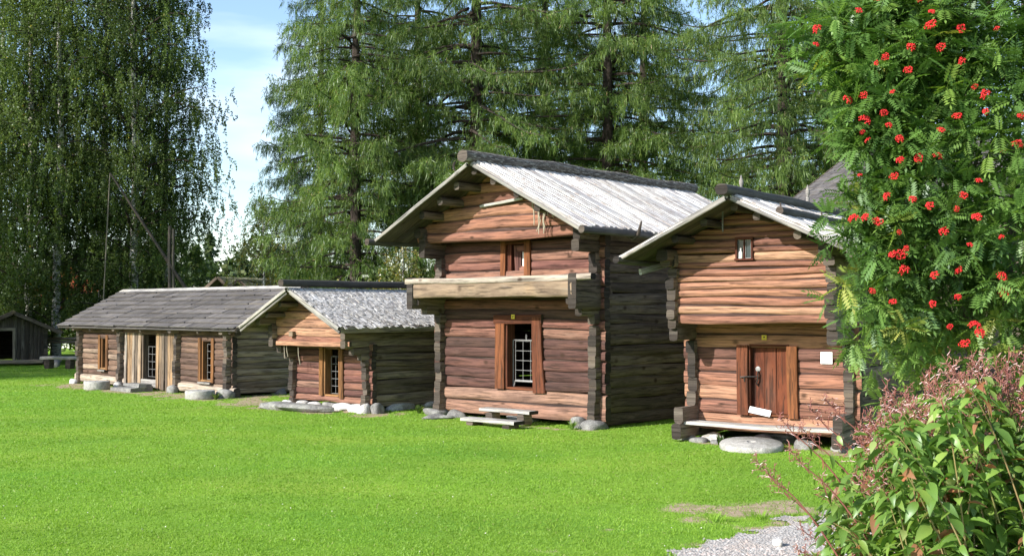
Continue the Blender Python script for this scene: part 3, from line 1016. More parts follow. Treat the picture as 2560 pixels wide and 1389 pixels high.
    mb.box((0, 0, 0), (0.092, 0, 0), (0, 0.003, 0), (0, 0, 0.09))
    mb.box((0.0, -0.0045, 0.02), (0.004, 0, 0), (0, 0.001, 0), (0, 0, 0.012), mat=1)
    o = mb.build('paper_notice', [M['paper'], M['iron']], None, False, at(2.245, -0.095, 1.375), YAW)
    tag(o, 'square white paper notice pinned to the logs right of the red door', 'notice')
    mb = MB(203)
    mb.box((0, 0, 0), (0.18, 0, 0.0), (0, 0.004, 0), (0, 0, 0.05))
    o = mb.build('paper_sheet', M['paper'], None, False, at(1.17, -0.12, 0.505), YAW)
    o.rotation_euler = (math.radians(-18), math.radians(9), YAW)
    tag(o, 'white paper strip leaning tilted at the foot of the red door', 'paper')
    mb = MB(204)
    mb.box((0, 0, 0), (0.042, 0, 0), (0, 0.005, 0), (0, 0, 0.038))
    mb.log((-0.012, -0.005, 0.004), (0.014, -0.005, 0.006), 0.01, 0.02, up=(0, 0, 1), ex=0.9, wob=0)
    for i in range(6, len(mb.m)):
        mb.m[i] = 1
    o = mb.build('number_plate', [M['yellow'], M['ink']], None, False, at(1.24, -0.095, 1.675), YAW)
    tag(o, 'small yellow number plate on the log above the red plank door', 'number plate')
    mb = MB(205)
    mb.lathe([(0.012, 0), (0.028, 0.0), (0.03, 0.02), (0.03, 0.09), (0.012, 0.12), (0.011, 0.145), (0.015, 0.15), (0.013, 0.16)], 14)
    o = mb.build('white_bottle', M['white_wall'], None, True, at(1.158, -OV - 0.085, 2.90), YAW)
    tag(o, 'little white bottle standing in the left pane of the upper window', 'bottle')
    # flat millstone on the grass in front
    mb = MB(206)
    mb.lathe([(0.02, 0.0), (0.46, 0.0), (0.475, 0.03), (0.475, 0.09), (0.45, 0.115), (0.07, 0.125), (0.055, 0.06)], 36, wob=0.012)
    o = mb.build('millstone', M['millstone'], None, True, (3.62, 17.25, 0.0))
    o.rotation_euler = (math.radians(4), math.radians(-2), 0.3)
    tag(o, 'pale flat millstone lying on the grass below the plank bench', 'millstone', 'old millstones on the lawn')
    return root


# ------------------------------------------------------------------ the small low storehouse
def build_small():
    X, Y, YAW = -4.716, 24.949, -0.69
    W_, D_ = 2.305, 4.6
    ZE, ZR, TN = 1.767, 2.559, 0.511
    O, OV = 1.2, 0.545
    root = tag(empty('log_storehouse', (X, Y, 0), YAW), 'small low log storehouse with bark roof, barred doorway and whitewashed stones', 'storehouse', 'log storehouses along the lawn')
    rnd = random.Random(13)
    th = 0.14
    zs = zlist(0.16, 1.42, 0.14, rnd)
    door = (0.98, 1.47, 0.30, 1.32)
    mb = MB(221)
    wall_u(mb, 0, W_, 0, zs, th, 0.15, (door,), (0.1, 0.8), ex=0.5)
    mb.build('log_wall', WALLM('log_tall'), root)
    zss = [0.08] + [(a + b) / 2 for a, b in zip(zs[:-1], zs[1:])] + [1.5, 1.66, 1.8]

    def front(z):
        if z > 1.38:
            return OV + 0.18
        if z > 1.2:
            return 0.52
        if z > 1.05:
            return 0.3
        return 0.16

    for u, sd in ((0, 205), (W_, 206)):
        mb = MB(sd)
        wall_v(mb, u, 0, D_, zss, th, front, 0.2, (0.2, 0.9), wob=0.013)
        mb.build('log_wall', WALLM('log_side'), root)
    mb = MB(207)
    gz = zlist(1.40, 2.46, 0.19, rnd)
    wall_u(mb, 0, W_, D_, zs, th, 0.15, (), (0.1, 0.6))
    wall_u(mb, 0, W_, D_, gz, th, 0.15, (), (0.1, 0.6), gable=(W_ / 2, ZR - 0.05, TN))
    mb.build('log_wall', WALLM('log_side'), root)
    mb = MB(208)
    wall_u(mb, 0, W_, -OV, gz, th, -0.06, (), (0.35, 0.9), gable=(W_ / 2, ZR - 0.05, TN), ex=0.4, wob=0.008)
    mb.log((0.12, -OV - 0.1, 1.41), (W_ + 0.12, -OV - 0.1, 1.42), 0.07, 0.10, ex=0.4, wob=0.006, tint=0.8)
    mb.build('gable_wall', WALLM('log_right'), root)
    mb = MB(209)
    for i in range(5):
        mb.box((W_ / 2, -OV + 0.05 + i * 0.115, 1.415), (W_ / 2 - 0.08, 0, 0), (0, 0.055, 0), (0, 0, 0.015))
    mb.build('soffit_boards', M['log_small'], root, smooth=False)
    for side, sd in ((-1, 251), (1, 252)):
        mb = MB(sd)
        roof_chips(mb, side, W_ / 2, ZR, TN, W_ / 2 + 0.42, -O, D_ + 0.4, 16, 0.03, 0.12, 0.01, skew=0.06, lift=0.012, over=2.6, jl=0.09)
        mb.build('roof_slope', M['roof_bark'], root, smooth=False)
    roof_boarding(root, W_ / 2, ZR, TN, W_ / 2 + 0.42, -O, D_ + 0.4, 245)
    mb = MB(253)
    for side in (-1, 1):
        a = Vector((W_ / 2 + side * 0.04, -O - 0.025, ZR - 0.03))
        b = Vector((W_ / 2 + side * (W_ / 2 + 0.42), -O - 0.025, ZR - 0.03 - TN * (W_ / 2 + 0.38)))
        mb.log(a, b, 0.04, 0.065, ex=0.3, ring=8, wob=0.004, tint=0.6)
        mb.log(a + Vector((0, 0.03, -0.075)), b + Vector((0, 0.03, -0.075)), 0.03, 0.05, ex=0.3, ring=8, wob=0.006, tint=0.3)
    mb.build('barge_board', [M['bleached'], M['end']], root)
    mb = MB(254)
    mb.log((W_ / 2, -O - 0.2, ZR + 0.11), (W_ / 2, D_ + 0.5, ZR + 0.11), 0.17, 0.15, ex=0.75, ring=14, wob=0.006, tint=0.2)
    mb.build('ridge_log', [M['ridge_smooth'], M['end']], root)
    for i, off in enumerate((-0.85, -0.42, 0.0, 0.2, 0.6)):
        mb = MB(260 + i)
        z = ZR - abs(off) * TN - 0.11
        mb.log((W_ / 2 + off, -O + 0.12, z), (W_ / 2 + off, D_ + 0.3, z), 0.10, 0.10, ex=0.6, wob=0.008, tint=0.5)
        mb.build('purlin', WALLM('log_side'), root)
    for side, sd in ((-1, 271), (1, 272)):
        mb = MB(sd)
        u = W_ / 2 + side * (W_ / 2 + 0.02)
        mb.log((u, -OV - 0.5, 1.87), (u, D_ + 0.3, 1.87), 0.16, 0.16, ex=0.5, wob=0.012, tint=0.5)
        mb.build('wall_plate', WALLM('log_side'), root)
        mb = MB(sd + 5)
        u = W_ / 2 + side * (W_ / 2 + 0.40)
        mb.log((u, -O + 0.02, ZE - 0.045), (u, D_ + 0.4, ZE - 0.045), 0.06, 0.13, ex=0.35, ring=10, wob=0.004, tint=0.9)
        mb.build('eave_board', [M['board_grey'], M['end']], root)
    floor_boards(root, W_, D_, 0.24, 238)
    mb = MB(281)
    mb.log((0.92, -0.09, 0.30), (0.92, -0.09, 1.36), 0.12, 0.05, up=(0, 1, 0), ex=0.3, wob=0.006, tint=0.5)
    mb.log((1.54, -0.09, 0.26), (1.53, -0.09, 1.36), 0.13, 0.05, up=(0, 1, 0), ex=0.3, wob=0.006, tint=0.3)
    mb.box((1.0, 0.02, 0.82), (0, 0, 0.52), (0.02, 0, 0), (0, 0.1, 0), tint=0.7)
    mb.box((1.455, 0.02, 0.82), (0, 0, 0.52), (0.015, 0, 0), (0, 0.1, 0), tint=0.3)
    mb.box((1.225, 0.02, 0.31), (0.22, 0, 0), (0, 0.1, 0), (0, 0, 0.016), tint=0.8)
    mb.build('door_frame', [M['frame_orange'], M['end']], root)
    mb = MB(282)
    grille(mb, 1.04, 1.46, 0.34, 1.12, 0.08, 3, 5, 0.005)
    mb.build('iron_grille', M['iron'], root)
    k = 0
    for u, v, sx, sy, sz in ((-0.1, -0.12, 0.14, 0.13, 0.12), (0.25, -0.03, 0.2, 0.12, 0.10), (0.68, -0.03, 0.2, 0.12, 0.10), (1.55, -0.04, 0.3, 0.13, 0.12), (2.0, -0.05, 0.22, 0.13, 0.12), (W_ + 0.02, -0.14, 0.13, 0.13, 0.13), (W_ + 0.25, -0.02, 0.1, 0.12, 0.14), (W_ + 0.02, 0.9, 0.13, 0.4, 0.11), (W_ + 0.02, 2.0, 0.13, 0.45, 0.10), (W_ + 0.02, 3.2, 0.13, 0.45, 0.10), (1.1, 0.1, 0.3, 0.15, 0.10)):
        mb = MB(290 + k)
        stone(mb, (u, v, 0.05), sx, sy, sz, 290 + k)
        mb.build('foundation_stone', M['stone' if k in (6, 9, 10) else 'whitewash'], root)
        k += 1

    def at(u, v, z):
        r = Vector((math.cos(YAW), math.sin(YAW)))
        m = Vector((-math.sin(YAW), math.cos(YAW)))
        p = Vector((X, Y)) + r * u + m * v
        return (p.x, p.y, z)

    mb = MB(305)
    stone(mb, (0, 0, 0), 0.75, 0.34, 0.15, 305, rough=0.3)
    o = mb.build('stone_slab', M['stone'], None, True, at(0.85, -0.62, 0.02), YAW + 0.15)
    tag(o, 'broad flat grey rock slab in front of the barred doorway of the small storehouse', 'stone slab')
    mb = MB(306)
    mb.box((0, 0, 0), (0.06, 0, 0), (0, 0.035, 0), (0, 0, 0.05))
    mb.box((0, 0, 0.056), (0.072, 0, 0), (0, 0.047, 0), (0, 0, 0.007))
    o = mb.build('nail_box', M['rail_pale'], None, False, at(0.62, -OV - 0.11, 1.60), YAW)
    tag(o, 'tiny pale wooden box fixed to the gable logs of the small storehouse', 'box')
    for i, (u, dz) in enumerate(((0.28, 0.3), (0.36, 0.26), (0.74, 0.42))):
        mb = MB(307 + i)
        mb.tube([(0, 0, 0), (0.01, 0.0, -dz * 0.5), (0.03 + 0.02 * i, 0, -dz)], 0.008, 6)
        o = mb.build('hanging_thong', M['rope'], None, True, at(u, -OV - 0.04, 1.38), YAW)
        tag(o, ('thin pale thong hanging at the left corner under the small storehouse gable',
                'slightly shorter pale thong just right of the corner one under the small gable',
                'longest pale thong hanging near the barred door frame of the small storehouse')[i], 'thong', 'thongs hanging from the small gable')
    return root


# ------------------------------------------------------------------ the long low building on the left
def build_long():
    X, Y, YAW = -12.407, 32.95, -0.756
    L_, D_ = 7.675, 3.24
    ZE, ZR, TN = 1.634, 2.678, 0.519
    G, E = 0.78, 0.39
    root = tag(empty('log_cottage', (X, Y, 0), YAW), 'long low log building with grey shingle roof, two barred windows and board porch', 'cottage')
    rnd = random.Random(14)
    th = 0.15
    z0s = zlist(0.30, 1.60, 0.15, rnd)
    win1 = (1.18, 1.52, 0.48, 1.36)
    win2 = (6.42, 6.92, 0.36, 1.36)
    mb = MB(321)
    wall_u(mb, 0, 2.42, 0, [0.10, 0.30] + z0s[1:], th, 0.14, (win1,), (0.2, 0.85), ex=0.5)
    wall_u(mb, 5.35, L_, 0, [0.08, 0.30] + z0s[1:], th, 0.14, (win2,), (0.2, 0.85), ex=0.5)
    mb.log((-0.25, -0.03, 0.2), (2.6, -0.03, 0.14), 0.2, 0.22, ex=0.5, tint=1.0)
    mb.log((5.2, -0.03, 0.16), (L_ + 0.28, -0.03, 0.12), 0.2, 0.22, ex=0.5, tint=1.0)
    mb.log((-0.3, -0.02, 1.56), (L_ + 0.3, -0.02, 1.56), 0.17, 0.17, ex=0.5, tint=0.3)
    mb.build('log_wall', WALLM('log_small'), root)
    zss = [0.06] + [(a + b) / 2 for a, b in zip(([0.1] + z0s)[:-1], ([0.1] + z0s)[1:])] + [1.70]
    for u, sd, k in ((0, 305, 'log_side'), (2.42, 306, 'log_side'), (5.35, 307, 'log_side'), (L_, 308, 'log_side')):
        mb = MB(sd)
        wall_v(mb, u, 0, D_, zss, th, lambda z: 0.2 if z < 1.5 else 0.34, 0.2, (0.4, 1.0), wob=0.012)
        if u in (0, L_):
            for a in zlist(1.70, 2.55, 0.19, rnd):
                half = (ZR - 0.12 - a) / TN
                if half > 0.2:
                    mb.log((u, D_ / 2 - half, a), (u, D_ / 2 + half, a), th, 0.2, tint=rnd.random(), sh0=1 / TN, sh1=-1 / TN)
        mb.build('log_wall', WALLM(k), root)
    mb = MB(309)
    wall_u(mb, 0, L_, D_, [0.1] + z0s, th, 0.15, (), (0.2, 0.7))
    mb.build('log_wall', WALLM('log_side'), root)
    # vertical boards of the porch with the doorway
    mb = MB(322)
    u = 2.60
    while u < 5.2:
        w = rnd.uniform(0.10, 0.17)
        if u < 3.50 and u + w > 3.50:
            w = 3.50 - u
        if u >= 3.49 and u < 4.28:
            u = 4.28
            mb.build('porch_boards', [M['board_grey'], M['end']], root)
            mb = MB(327)
            continue
        w = min(w, 5.2 - u)
        if w > 0.03:
            mb.log((u + w / 2, -0.09 + rnd.uniform(-0.025, 0.02), rnd.uniform(0.0, 0.06)), (u + w / 2, -0.09, 1.5), w * 0.9, 0.03, up=(0, 1, 0), ex=0.2, wob=0.004, tint=rnd.random())
        u += w
    mb.build('porch_boards', [M['board_grey'], M['end']], root)
    mb = MB(323)
    mb.box((3.89, -0.08, 0.18), (0.39, 0, 0), (0, 0.03, 0), (0, 0, 0.10), tint=0.6)
    mb.build('threshold', M['bleached'], root, smooth=False)
    mb = MB(324)
    mb.box((3.53, 0.0, 0.9), (0, 0, 0.62), (0.03, 0, 0), (0, 0.08, 0), tint=0.3)
    mb.box((4.25, 0.0, 0.9), (0, 0, 0.62), (0.03, 0, 0), (0, 0.08, 0), tint=0.4)
    mb.build('door_frame', M['board_grey'], root, smooth=False)
    mb = MB(325)
    grille(mb, 3.60, 4.2, 0.34, 1.14, 0.06, 3, 4, 0.005)
    mb.build('iron_grille', M['iron'], root)
    floor_boards(root, L_, D_, 0.24, 338)
    mb = MB(326)
    for i in range(14):
        mb.box((2.55 + i * 0.2, 1.35, 0.8), (0, 0, 0.75), (0.095, 0, 0), (0, 0.015, 0))
    mb.build('inner_partition', M['log_dark'], root, smooth=False)
    for i, (a, b, za, zb) in enumerate((win1, win2)):
        mb = MB(330 + i)
        for uu, t, w in ((a - 0.05, 0.4, 0.11), (b + 0.05, 0.15 if i == 0 else 0.25, 0.12)):
            mb.log((uu, -0.085, za - 0.04), (uu, -0.085, zb + 0.06), w, 0.045, up=(0, 1, 0), ex=0.3, wob=0.004, tint=t)
        mb.box((a + 0.03, 0.02, (za + zb) / 2), (0, 0, (zb - za) / 2), (0.03, 0, 0), (0, 0.08, 0), tint=0.4)
        mb.box(((a + b) / 2, 0.0, za - 0.0), ((b - a) / 2, 0, 0), (0, 0.09, 0), (0, 0, 0.02), tint=1.0)
        w = mb.build('window', [M['frame_orange'], M['end']], root)
        mb = MB(334 + i)
        grille(mb, a + 0.12, b - 0.02, za + 0.03, zb - 0.1, 0.04, 2, 4 if i == 0 else 5, 0.005)
        mb.build('window_grille', M['iron'], w)
        mb = MB(338 + i)
        mb.log((a - 0.02, -0.12, za - 0.06), (b + 0.05, -0.12, za - 0.06), 0.1, 0.05, ex=0.3, wob=0.004, tint=0.35)
        mb.build('window_sill', [M['bleached'], M['end']], w)
    # roof: ridge runs along u, so build it turned by a quarter turn inside its own frame
    for side, sd in ((-1, 351), (1, 352)):
        mb = MB(sd)
        roof_chips(mb, side, 0.0, ZR, TN, D_ / 2 + E, -G, L_ + 0.75, 9, 0.25, 1.5, 0.03, skew=0.0, lift=0.05, over=1.3, jl=0.025)
        # (u', v') -> u = v', v = side axis
        mb.v = [Vector((p.y, D_ / 2 + p.x, p.z)) for p in mb.v]
        mb.f = [tuple(reversed(f)) for f in mb.f]
        k = 0
        uv2 = []
        for f in mb.f:
            uv2.extend(reversed(mb.uv[k:k + len(f)]))
            k += len(f)
        mb.uv = uv2
        mb.build('roof_slope', M['roof_grey'], root, smooth=False)
    mb = MB(353)
    for side in (-1, 1):
        mb.log((-G, D_ / 2 + side * 0.07, ZR + 0.02), (L_ + 0.75, D_ / 2 + side * 0.07, ZR + 0.02), 0.16, 0.025, up=(0, side * 0.46, 0.89), ex=0.2, ring=8, wob=0.002, tint=0.8)
    mb.build('ridge_board', [M['bleached'], M['end']], root)
    mb = MB(354)
    for uu in (-G - 0.02, L_ + 0.77):
        mb = MB(354)
        for side in (-1, 1):
            mb.log((uu, D_ / 2 + side * 0.03, ZR - 0.02), (uu, D_ / 2 + side * (D_ / 2 + E), ZR - 0.02 - TN * (D_ / 2 + E)), 0.03, 0.10, ex=0.25, ring=8, wob=0.003, tint=0.3)
        mb.build('barge_board', [M['board_grey'], M['end']], root)
    for i in range(7):
        mb = MB(360 + i)
        uu = -0.4 + i * (L_ + 0.8) / 6
        for side in (-1, 1):
            mb.log((uu, D_ / 2, ZR - 0.09), (uu, D_ / 2 + side * (D_ / 2 + E - 0.05), ZR - 0.09 - TN * (D_ / 2 + E - 0.05)), 0.08, 0.09, ex=0.5, wob=0.005, tint=0.5)
        mb.build('rafter', WALLM('log_side'), root)
    k = 0
    for u, v, s, z in ((-0.15, -0.2, 0.15, 0.02), (0.3, 0.0, 0.14, 0.02), (2.45, -0.15, 0.2, 0.06), (2.62, -0.3, 0.12, 0.0), (3.2, 0.1, 0.2, 0.0), (5.3, -0.2, 0.16, 0.04), (6.5, 0.1, 0.2, 0.0), (L_ + 0.05, -0.2, 0.24, 0.04), (L_, 1.4, 0.2, 0.02), (L_, 3.0, 0.2, 0.02)):
        mb = MB(370 + k)
        stone(mb, (u, v, z), s, s * 0.8, 0.12 + 0.03 * (k % 2), 370 + k)
        mb.build('foundation_stone', M['stone' if k % 3 else 'whitewash'], root)
        k += 1

    def at(u, v, z):
        r = Vector((math.cos(YAW), math.sin(YAW)))
        m = Vector((-math.sin(YAW), math.cos(YAW)))
        p = Vector((X, Y)) + r * u + m * v
        return (p.x, p.y, z)

    for i, (x, y, r, h, lab) in enumerate(((-11.1, 30.45, 0.335, 0.22, 'round grey millstone standing as a drum by the left window of the long building'),
                                            (-7.45, 27.2, 0.35, 0.2, 'round grey millstone lying below the right window of the long building'))):
        mb = MB(385 + i)
        mb.lathe([(0.02, 0), (r * 0.97, 0), (r, 0.02), (r, h - 0.03), (r * 0.95, h), (0.07, h + 0.005), (0.06, h - 0.05)], 32, wob=0.012)
        tag(mb.build('millstone', M['millstone'], None, True, (x, y, 0)), lab, 'millstone', 'old millstones on the lawn')
    mb = MB(390)
    mb.box((0, 0, 0.05), (0.55, 0, 0), (0, 0.3, 0), (0, 0, 0.07), jit=0.03)
    mb.box((0.08, 0.12, 0.155), (0.42, 0, 0), (0, 0.18, 0), (0, 0, 0.035), jit=0.02)
    o = mb.build('stone_step', M['stone'], None, False, at(3.95, -0.62, 0), YAW)
    tag(o, 'broad stone doorstep before the porch of the long building', 'doorstep')
    return root


build_tall()
build_right()
build_small()
build_long()


# ------------------------------------------------------------------ plank steps before the tall storehouse
def plank_step(u, v, L, w, z, lab, tint):
    YAW = -0.728
    r = Vector((math.cos(YAW), math.sin(YAW)))
    m = Vector((-math.sin(YAW), math.cos(YAW)))
    p = Vector((-1.356, 22.951)) + r * u + m * v
    root = tag(empty('plank_step', (p.x, p.y, 0), YAW), lab, 'step', 'plank steps at the barred door')
    mb = MB(int(u * 100))
    mb.log((-L / 2, 0, z - 0.03), (L / 2, 0, z - 0.03), w, 0.065, ex=0.25, ring=12, wob=0.006, tint=tint)
    mb.build('plank', [M['bleached'], M['end']], root)
    for s in (-1, 1):
        mb = MB(int(u * 100) + s)
        mb.log((s * (L / 2 - 0.22), -w / 2 + 0.03, (z - 0.06) / 2), (s * (L / 2 - 0.22), w / 2, (z - 0.06) / 2), 0.17, z - 0.06, ex=0.45, wob=0.01)
        mb.build('block', [M['log_side'], M['end']], root)


plank_step(2.18, -0.52, 1.25, 0.26, 0.27, 'upper bleached plank step on blocks against the tall storehouse', 0.8)
plank_step(2.24, -1.02, 1.32, 0.30, 0.135, 'lower bleached plank step on the grass before the tall storehouse', 1.0)
for i, (x, y, sx, sy, sz, lab) in enumerate(((-1.43, 22.15, 0.26, 0.14, 0.06, 'flat pale stone in the grass at the tall storehouse corner'),
                                             (-1.10, 22.45, 0.17, 0.15, 0.12, 'angular grey stone beside the bottom log of the tall storehouse'))):
    mb = MB(395 + i)
    stone(mb, (0, 0, 0.03), sx, sy, sz, 395 + i, rough=0.25)
    tag(mb.build('corner_stone', M['stone'], None, True, (x, y, 0), 0.4), lab, 'stone')

# ------------------------------------------------------------------ numpy meshes
def np_mesh(name, V, F, mat, tint=None, parent=None, loc=None, smooth=False, mats=None, attrs=None):
    V = np.asarray(V, dtype=np.float32)
    F = np.asarray(F, dtype=np.int32)
    me = bpy.data.meshes.new(name)
    me.vertices.add(len(V))
    me.vertices.foreach_set('co', V.ravel())
    n, k = F.shape
    me.loops.add(n * k)
    me.loops.foreach_set('vertex_index', F.ravel())
    me.polygons.add(n)
    me.polygons.foreach_set('loop_start', np.arange(0, n * k, k, dtype=np.int32))
    try:
        me.polygons.foreach_set('loop_total', np.full(n, k, dtype=np.int32))
    except Exception:
        pass
    if tint is not None:
        a = me.attributes.new('tint', 'FLOAT', 'FACE')
        a.data.foreach_set('value', np.asarray(tint, dtype=np.float32))
    for nm, arr in (attrs or {}).items():
        a = me.attributes.new(nm, 'FLOAT', 'POINT')
        a.data.foreach_set('value', np.asarray(arr, dtype=np.float32))
    me.materials.append(mat)
    me.update(calc_edges=True)
    if smooth:
        me.polygons.foreach_set('use_smooth', np.ones(n, dtype=bool))
    o = bpy.data.objects.new(name, me)
    COL.objects.link(o)
    if parent is not None:
        o.parent = parent
    if loc is not None:
        o.location = loc
    return o


def unit(a):
    return a / np.maximum(np.linalg.norm(a, axis=1, keepdims=True), 1e-6)


def diamonds(P, D, L, W, rng, mid=0.45):
    """One four-cornered leaf per row: base P, direction D, length L, width W, random roll."""
    n = len(P)
    D = unit(D)
    S = unit(np.cross(D, rng.normal(size=(n, 3))))
    L = np.broadcast_to(np.asarray(L, float), (n,))[:, None]
    W = np.broadcast_to(np.asarray(W, float), (n,))[:, None]
    V = np.stack([P, P + D * L * mid + S * W / 2, P + D * L, P + D * L * mid - S * W / 2], axis=1).reshape(-1, 3)
    F = np.arange(4 * n).reshape(n, 4)
    return V, F


def at_px(x, y, Y):
    """World point seen at photo pixel (x, y) at distance Y: used once, to read the plan off the photograph."""
    th = math.atan(81.5 / 2840)
    a, b = (x - 1280) / 2840, (694.5 - y) / 2840
    d = (a, math.cos(th) - b * math.sin(th), math.sin(th) + b * math.cos(th))
    return Vector((d[0] / d[1] * Y, Y, CAM_H + d[2] / d[1] * Y))


# ------------------------------------------------------------------ ground
def seg_dist(PX, PY, a, b):
    ax, ay = a
    bx, by = b
    dx, dy = bx - ax, by - ay
    t = np.clip(((PX - ax) * dx + (PY - ay) * dy) / (dx * dx + dy * dy), 0, 1)
    return np.hypot(PX - ax - t * dx, PY - ay - t * dy)


def vnoise(x, y, seed=0):
    """Smooth value noise, for the edges of bare patches."""
    rng = np.random.default_rng(seed)
    g = rng.random((64, 64))
    xi, yi = np.floor(x).astype(int), np.floor(y).astype(int)
    fx, fy = x - xi, y - yi
    fx, fy = fx * fx * (3 - 2 * fx), fy * fy * (3 - 2 * fy)
    a, b = g[xi % 64, yi % 64], g[(xi + 1) % 64, yi % 64]
    c, d = g[xi % 64, (yi + 1) % 64], g[(xi + 1) % 64, (yi + 1) % 64]
    return (a * (1 - fx) + b * fx) * (1 - fy) + (c * (1 - fx) + d * fx) * fy


def bare(PX, PY):
    """How bare of grass the soil is: worn strips before the doors and beside the path."""
    d = np.zeros_like(PX)
    for a, b, w, s in (((-12.6, 32.3), (-7.0, 27.2), 0.95, 0.92), ((-7.0, 27.0), (-3.0, 23.0), 0.85, 0.86), ((-1.8, 22.6), (1.3, 19.9), 0.28, 0.7), ((3.0, 18.1), (5.0, 16.8), 0.4, 0.7),
                       ((-6.8, 27.0), (-4.6, 30), 0.7, 0.9), ((-3.0, 23.6), (-0.9, 26), 0.4, 0.8), ((2.05, 12.0), (2.95, 12.05), 0.5, 0.95), ((1.9, 11.4), (2.2, 10.9), 0.35, 0.8), ((1.9, 10.3), (3.2, 11.6), 0.35, 0.7), ((0.85, 11.0), (1.05, 10.95), 0.07, 0.8)):
        d = np.maximum(d, s * np.clip(1.35 - seg_dist(PX, PY, a, b) / w, 0, 1))
    n = 0.45 * vnoise(PX * 2.1, PY * 1.3, 1) + 0.55 * vnoise(PX * 5.3, PY * 4.0, 2)
    return np.clip((d + (n - 0.5) * 1.5 - 0.45) * 2.2, 0, 1)


def gravel_mask(PX, PY):
    # the path comes from the lower right, its upper edge running from (1.1, 9.9) to (3.4, 12)
    e = (PY - 9.85) - (PX - 1.5) * 1.1
    n = 0.5 * vnoise(PX * 2.6, PY * 2.6, 5) + 0.5 * vnoise(PX * 8, PY * 8, 6)
    return np.clip((-e * 1.6 + (n - 0.5) * 1.6 + 0.4) * 2.5, 0, 1) * (PY > 4) * np.clip((PX - 0.2) * 3, 0, 1)


def build_ground():
    def lines(a, b, st, lo, hi):
        c = list(np.arange(a, b + 1e-6, st))
        x, s = a, st
        left = []
        while x > lo:
            s *= 1.35
            x -= s
            left.append(x)
        x, s = b, st
        right = []
        while x < hi:
            s *= 1.35
            x += s
            right.append(x)
        return np.array(left[::-1] + c + right)
    xs = lines(-17, 6, 0.14, -700, 700)
    ys = lines(7.5, 34, 0.14, -250, 900)
    PX, PY = np.meshgrid(xs, ys)
    nx, ny = len(xs), len(ys)
    Z = (vnoise(PX * 0.35, PY * 0.35, 3) - 0.5) * 0.03 * (np.abs(PX) < 60) * (PY < 60)
    V = np.stack([PX.ravel(), PY.ravel(), Z.ravel()], 1)
    i = np.arange(nx * ny).reshape(ny, nx)
    F = np.stack([i[:-1, :-1], i[:-1, 1:], i[1:, 1:], i[1:, :-1]], -1).reshape(-1, 4)
    m, n, l = new_mat('lawn_soil')
    pos = n.new('ShaderNodeNewGeometry').outputs['Position']
    fine = tex_noise(n, l, pos, 55, 4, 0.7)
    mid_ = tex_noise(n, l, pos, 6, 5, 0.65)
    big = tex_noise(n, l, mapped(n, l, pos, (0.22, 0.5, 1)), 1.0, 4, 0.6)
    c = ramp(n, l, fine, [(0.3, (0.155, 0.275, 0.03)), (0.5, (0.175, 0.305, 0.035)), (0.7, (0.195, 0.325, 0.043))])
    c = mix(n, l, 'MULTIPLY', 1.0, c, ramp(n, l, mid_, grey((0.3, 0.88), (0.7, 1.1))))
    c = mix(n, l, 'MULTIPLY', 1.0, c, ramp(n, l, big, [(0.32, (0.72, 0.88, 0.8)), (0.5, (1.0, 1.0, 1.0)), (0.68, (1.35, 1.13, 1.25))]))
    a = n.new('ShaderNodeAttribute')
    a.attribute_name = 'bare'
    soil = ramp(n, l, fine, [(0.3, (0.24, 0.175, 0.12)), (0.55, (0.42, 0.315, 0.225)), (0.75, (0.55, 0.44, 0.33))])
    soil = mix(n, l, 'MIX', ramp(n, l, mid_, grey((0.46, 0), (0.56, 0.6))), soil, (0.19, 0.22, 0.06))
    th_ = mix(n, l, 'ADD', 1.0, a.outputs['Fac'], ramp(n, l, fine, grey((0.3, -0.0), (0.7, 0.3))))
    c = mix(n, l, 'MIX', ramp(n, l, th_, grey((0.35, 0), (0.85, 1))), c, soil)
    finish(n, l, c, 0.95, fine, 0.5, 0.02, spec=0.1)
    o = np_mesh('ground', V, F, m, attrs={'bare': bare(PX, PY).ravel()}, smooth=True)
    o['kind'] = 'structure'
    # the gravel path: a sheet of its own just above the ground
    xs = np.arange(0.2, 9.0, 0.035)
    ys = np.arange(4.0, 14.0, 0.035)
    PX, PY = np.meshgrid(xs, ys)
    g = gravel_mask(PX, PY)
    g[PX > 3.6] = np.clip((12.0 + vnoise(PX * 2, PY * 2, 9) * 0.4 - PY) * 3, 0, 1)[PX > 3.6]
    nx, ny = len(xs), len(ys)
    i = np.arange(nx * ny).reshape(ny, nx)
    keep = (g[:-1, :-1] > 0.42) & (g[1:, 1:] > 0.42) & (g[:-1, 1:] > 0.42) & (g[1:, :-1] > 0.42)
    F = np.stack([i[:-1, :-1], i[:-1, 1:], i[1:, 1:], i[1:, :-1]], -1)[keep]
    used = np.unique(F)
    rm = np.full(nx * ny, -1)
    rm[used] = np.arange(len(used))
    Z = (vnoise(PX * 0.35, PY * 0.35, 3) - 0.5) * 0.03 + 0.006 + 0.004 * vnoise(PX * 9, PY * 9, 4)
    V = np.stack([PX.ravel(), PY.ravel(), Z.ravel()], 1)[used]
    m, n, l = new_mat('gravel')
    pos = n.new('ShaderNodeNewGeometry').outputs['Position']
    vo = n.new('ShaderNodeTexVoronoi')
    vo.inputs['Scale'].default_value = 42
    l.new(pos, vo.inputs['Vector'])
    c = ramp(n, l, vo.outputs['Color'], [(0.0, (0.24, 0.22, 0.2)), (0.5, (0.43, 0.395, 0.365)), (1.0, (0.62, 0.585, 0.55))])
    pk = tex_noise(n, l, pos, 2.3, 4, 0.6)
    c = mix(n, l, 'MIX', ramp(n, l, pk, grey((0.5, 0), (0.62, 0.55))), c, (0.47, 0.38, 0.32))
    finish(n, l, c, 0.9, vo.outputs['Distance'], 0.8, 0.02)
    o = np_mesh('gravel_path', V, rm[F], m, smooth=True)
    o['kind'] = 'structure'
    # loose pebbles
    rng = np.random.default_rng(77)
    N = 9000
    x = rng.uniform(0.6, 4.4, N)
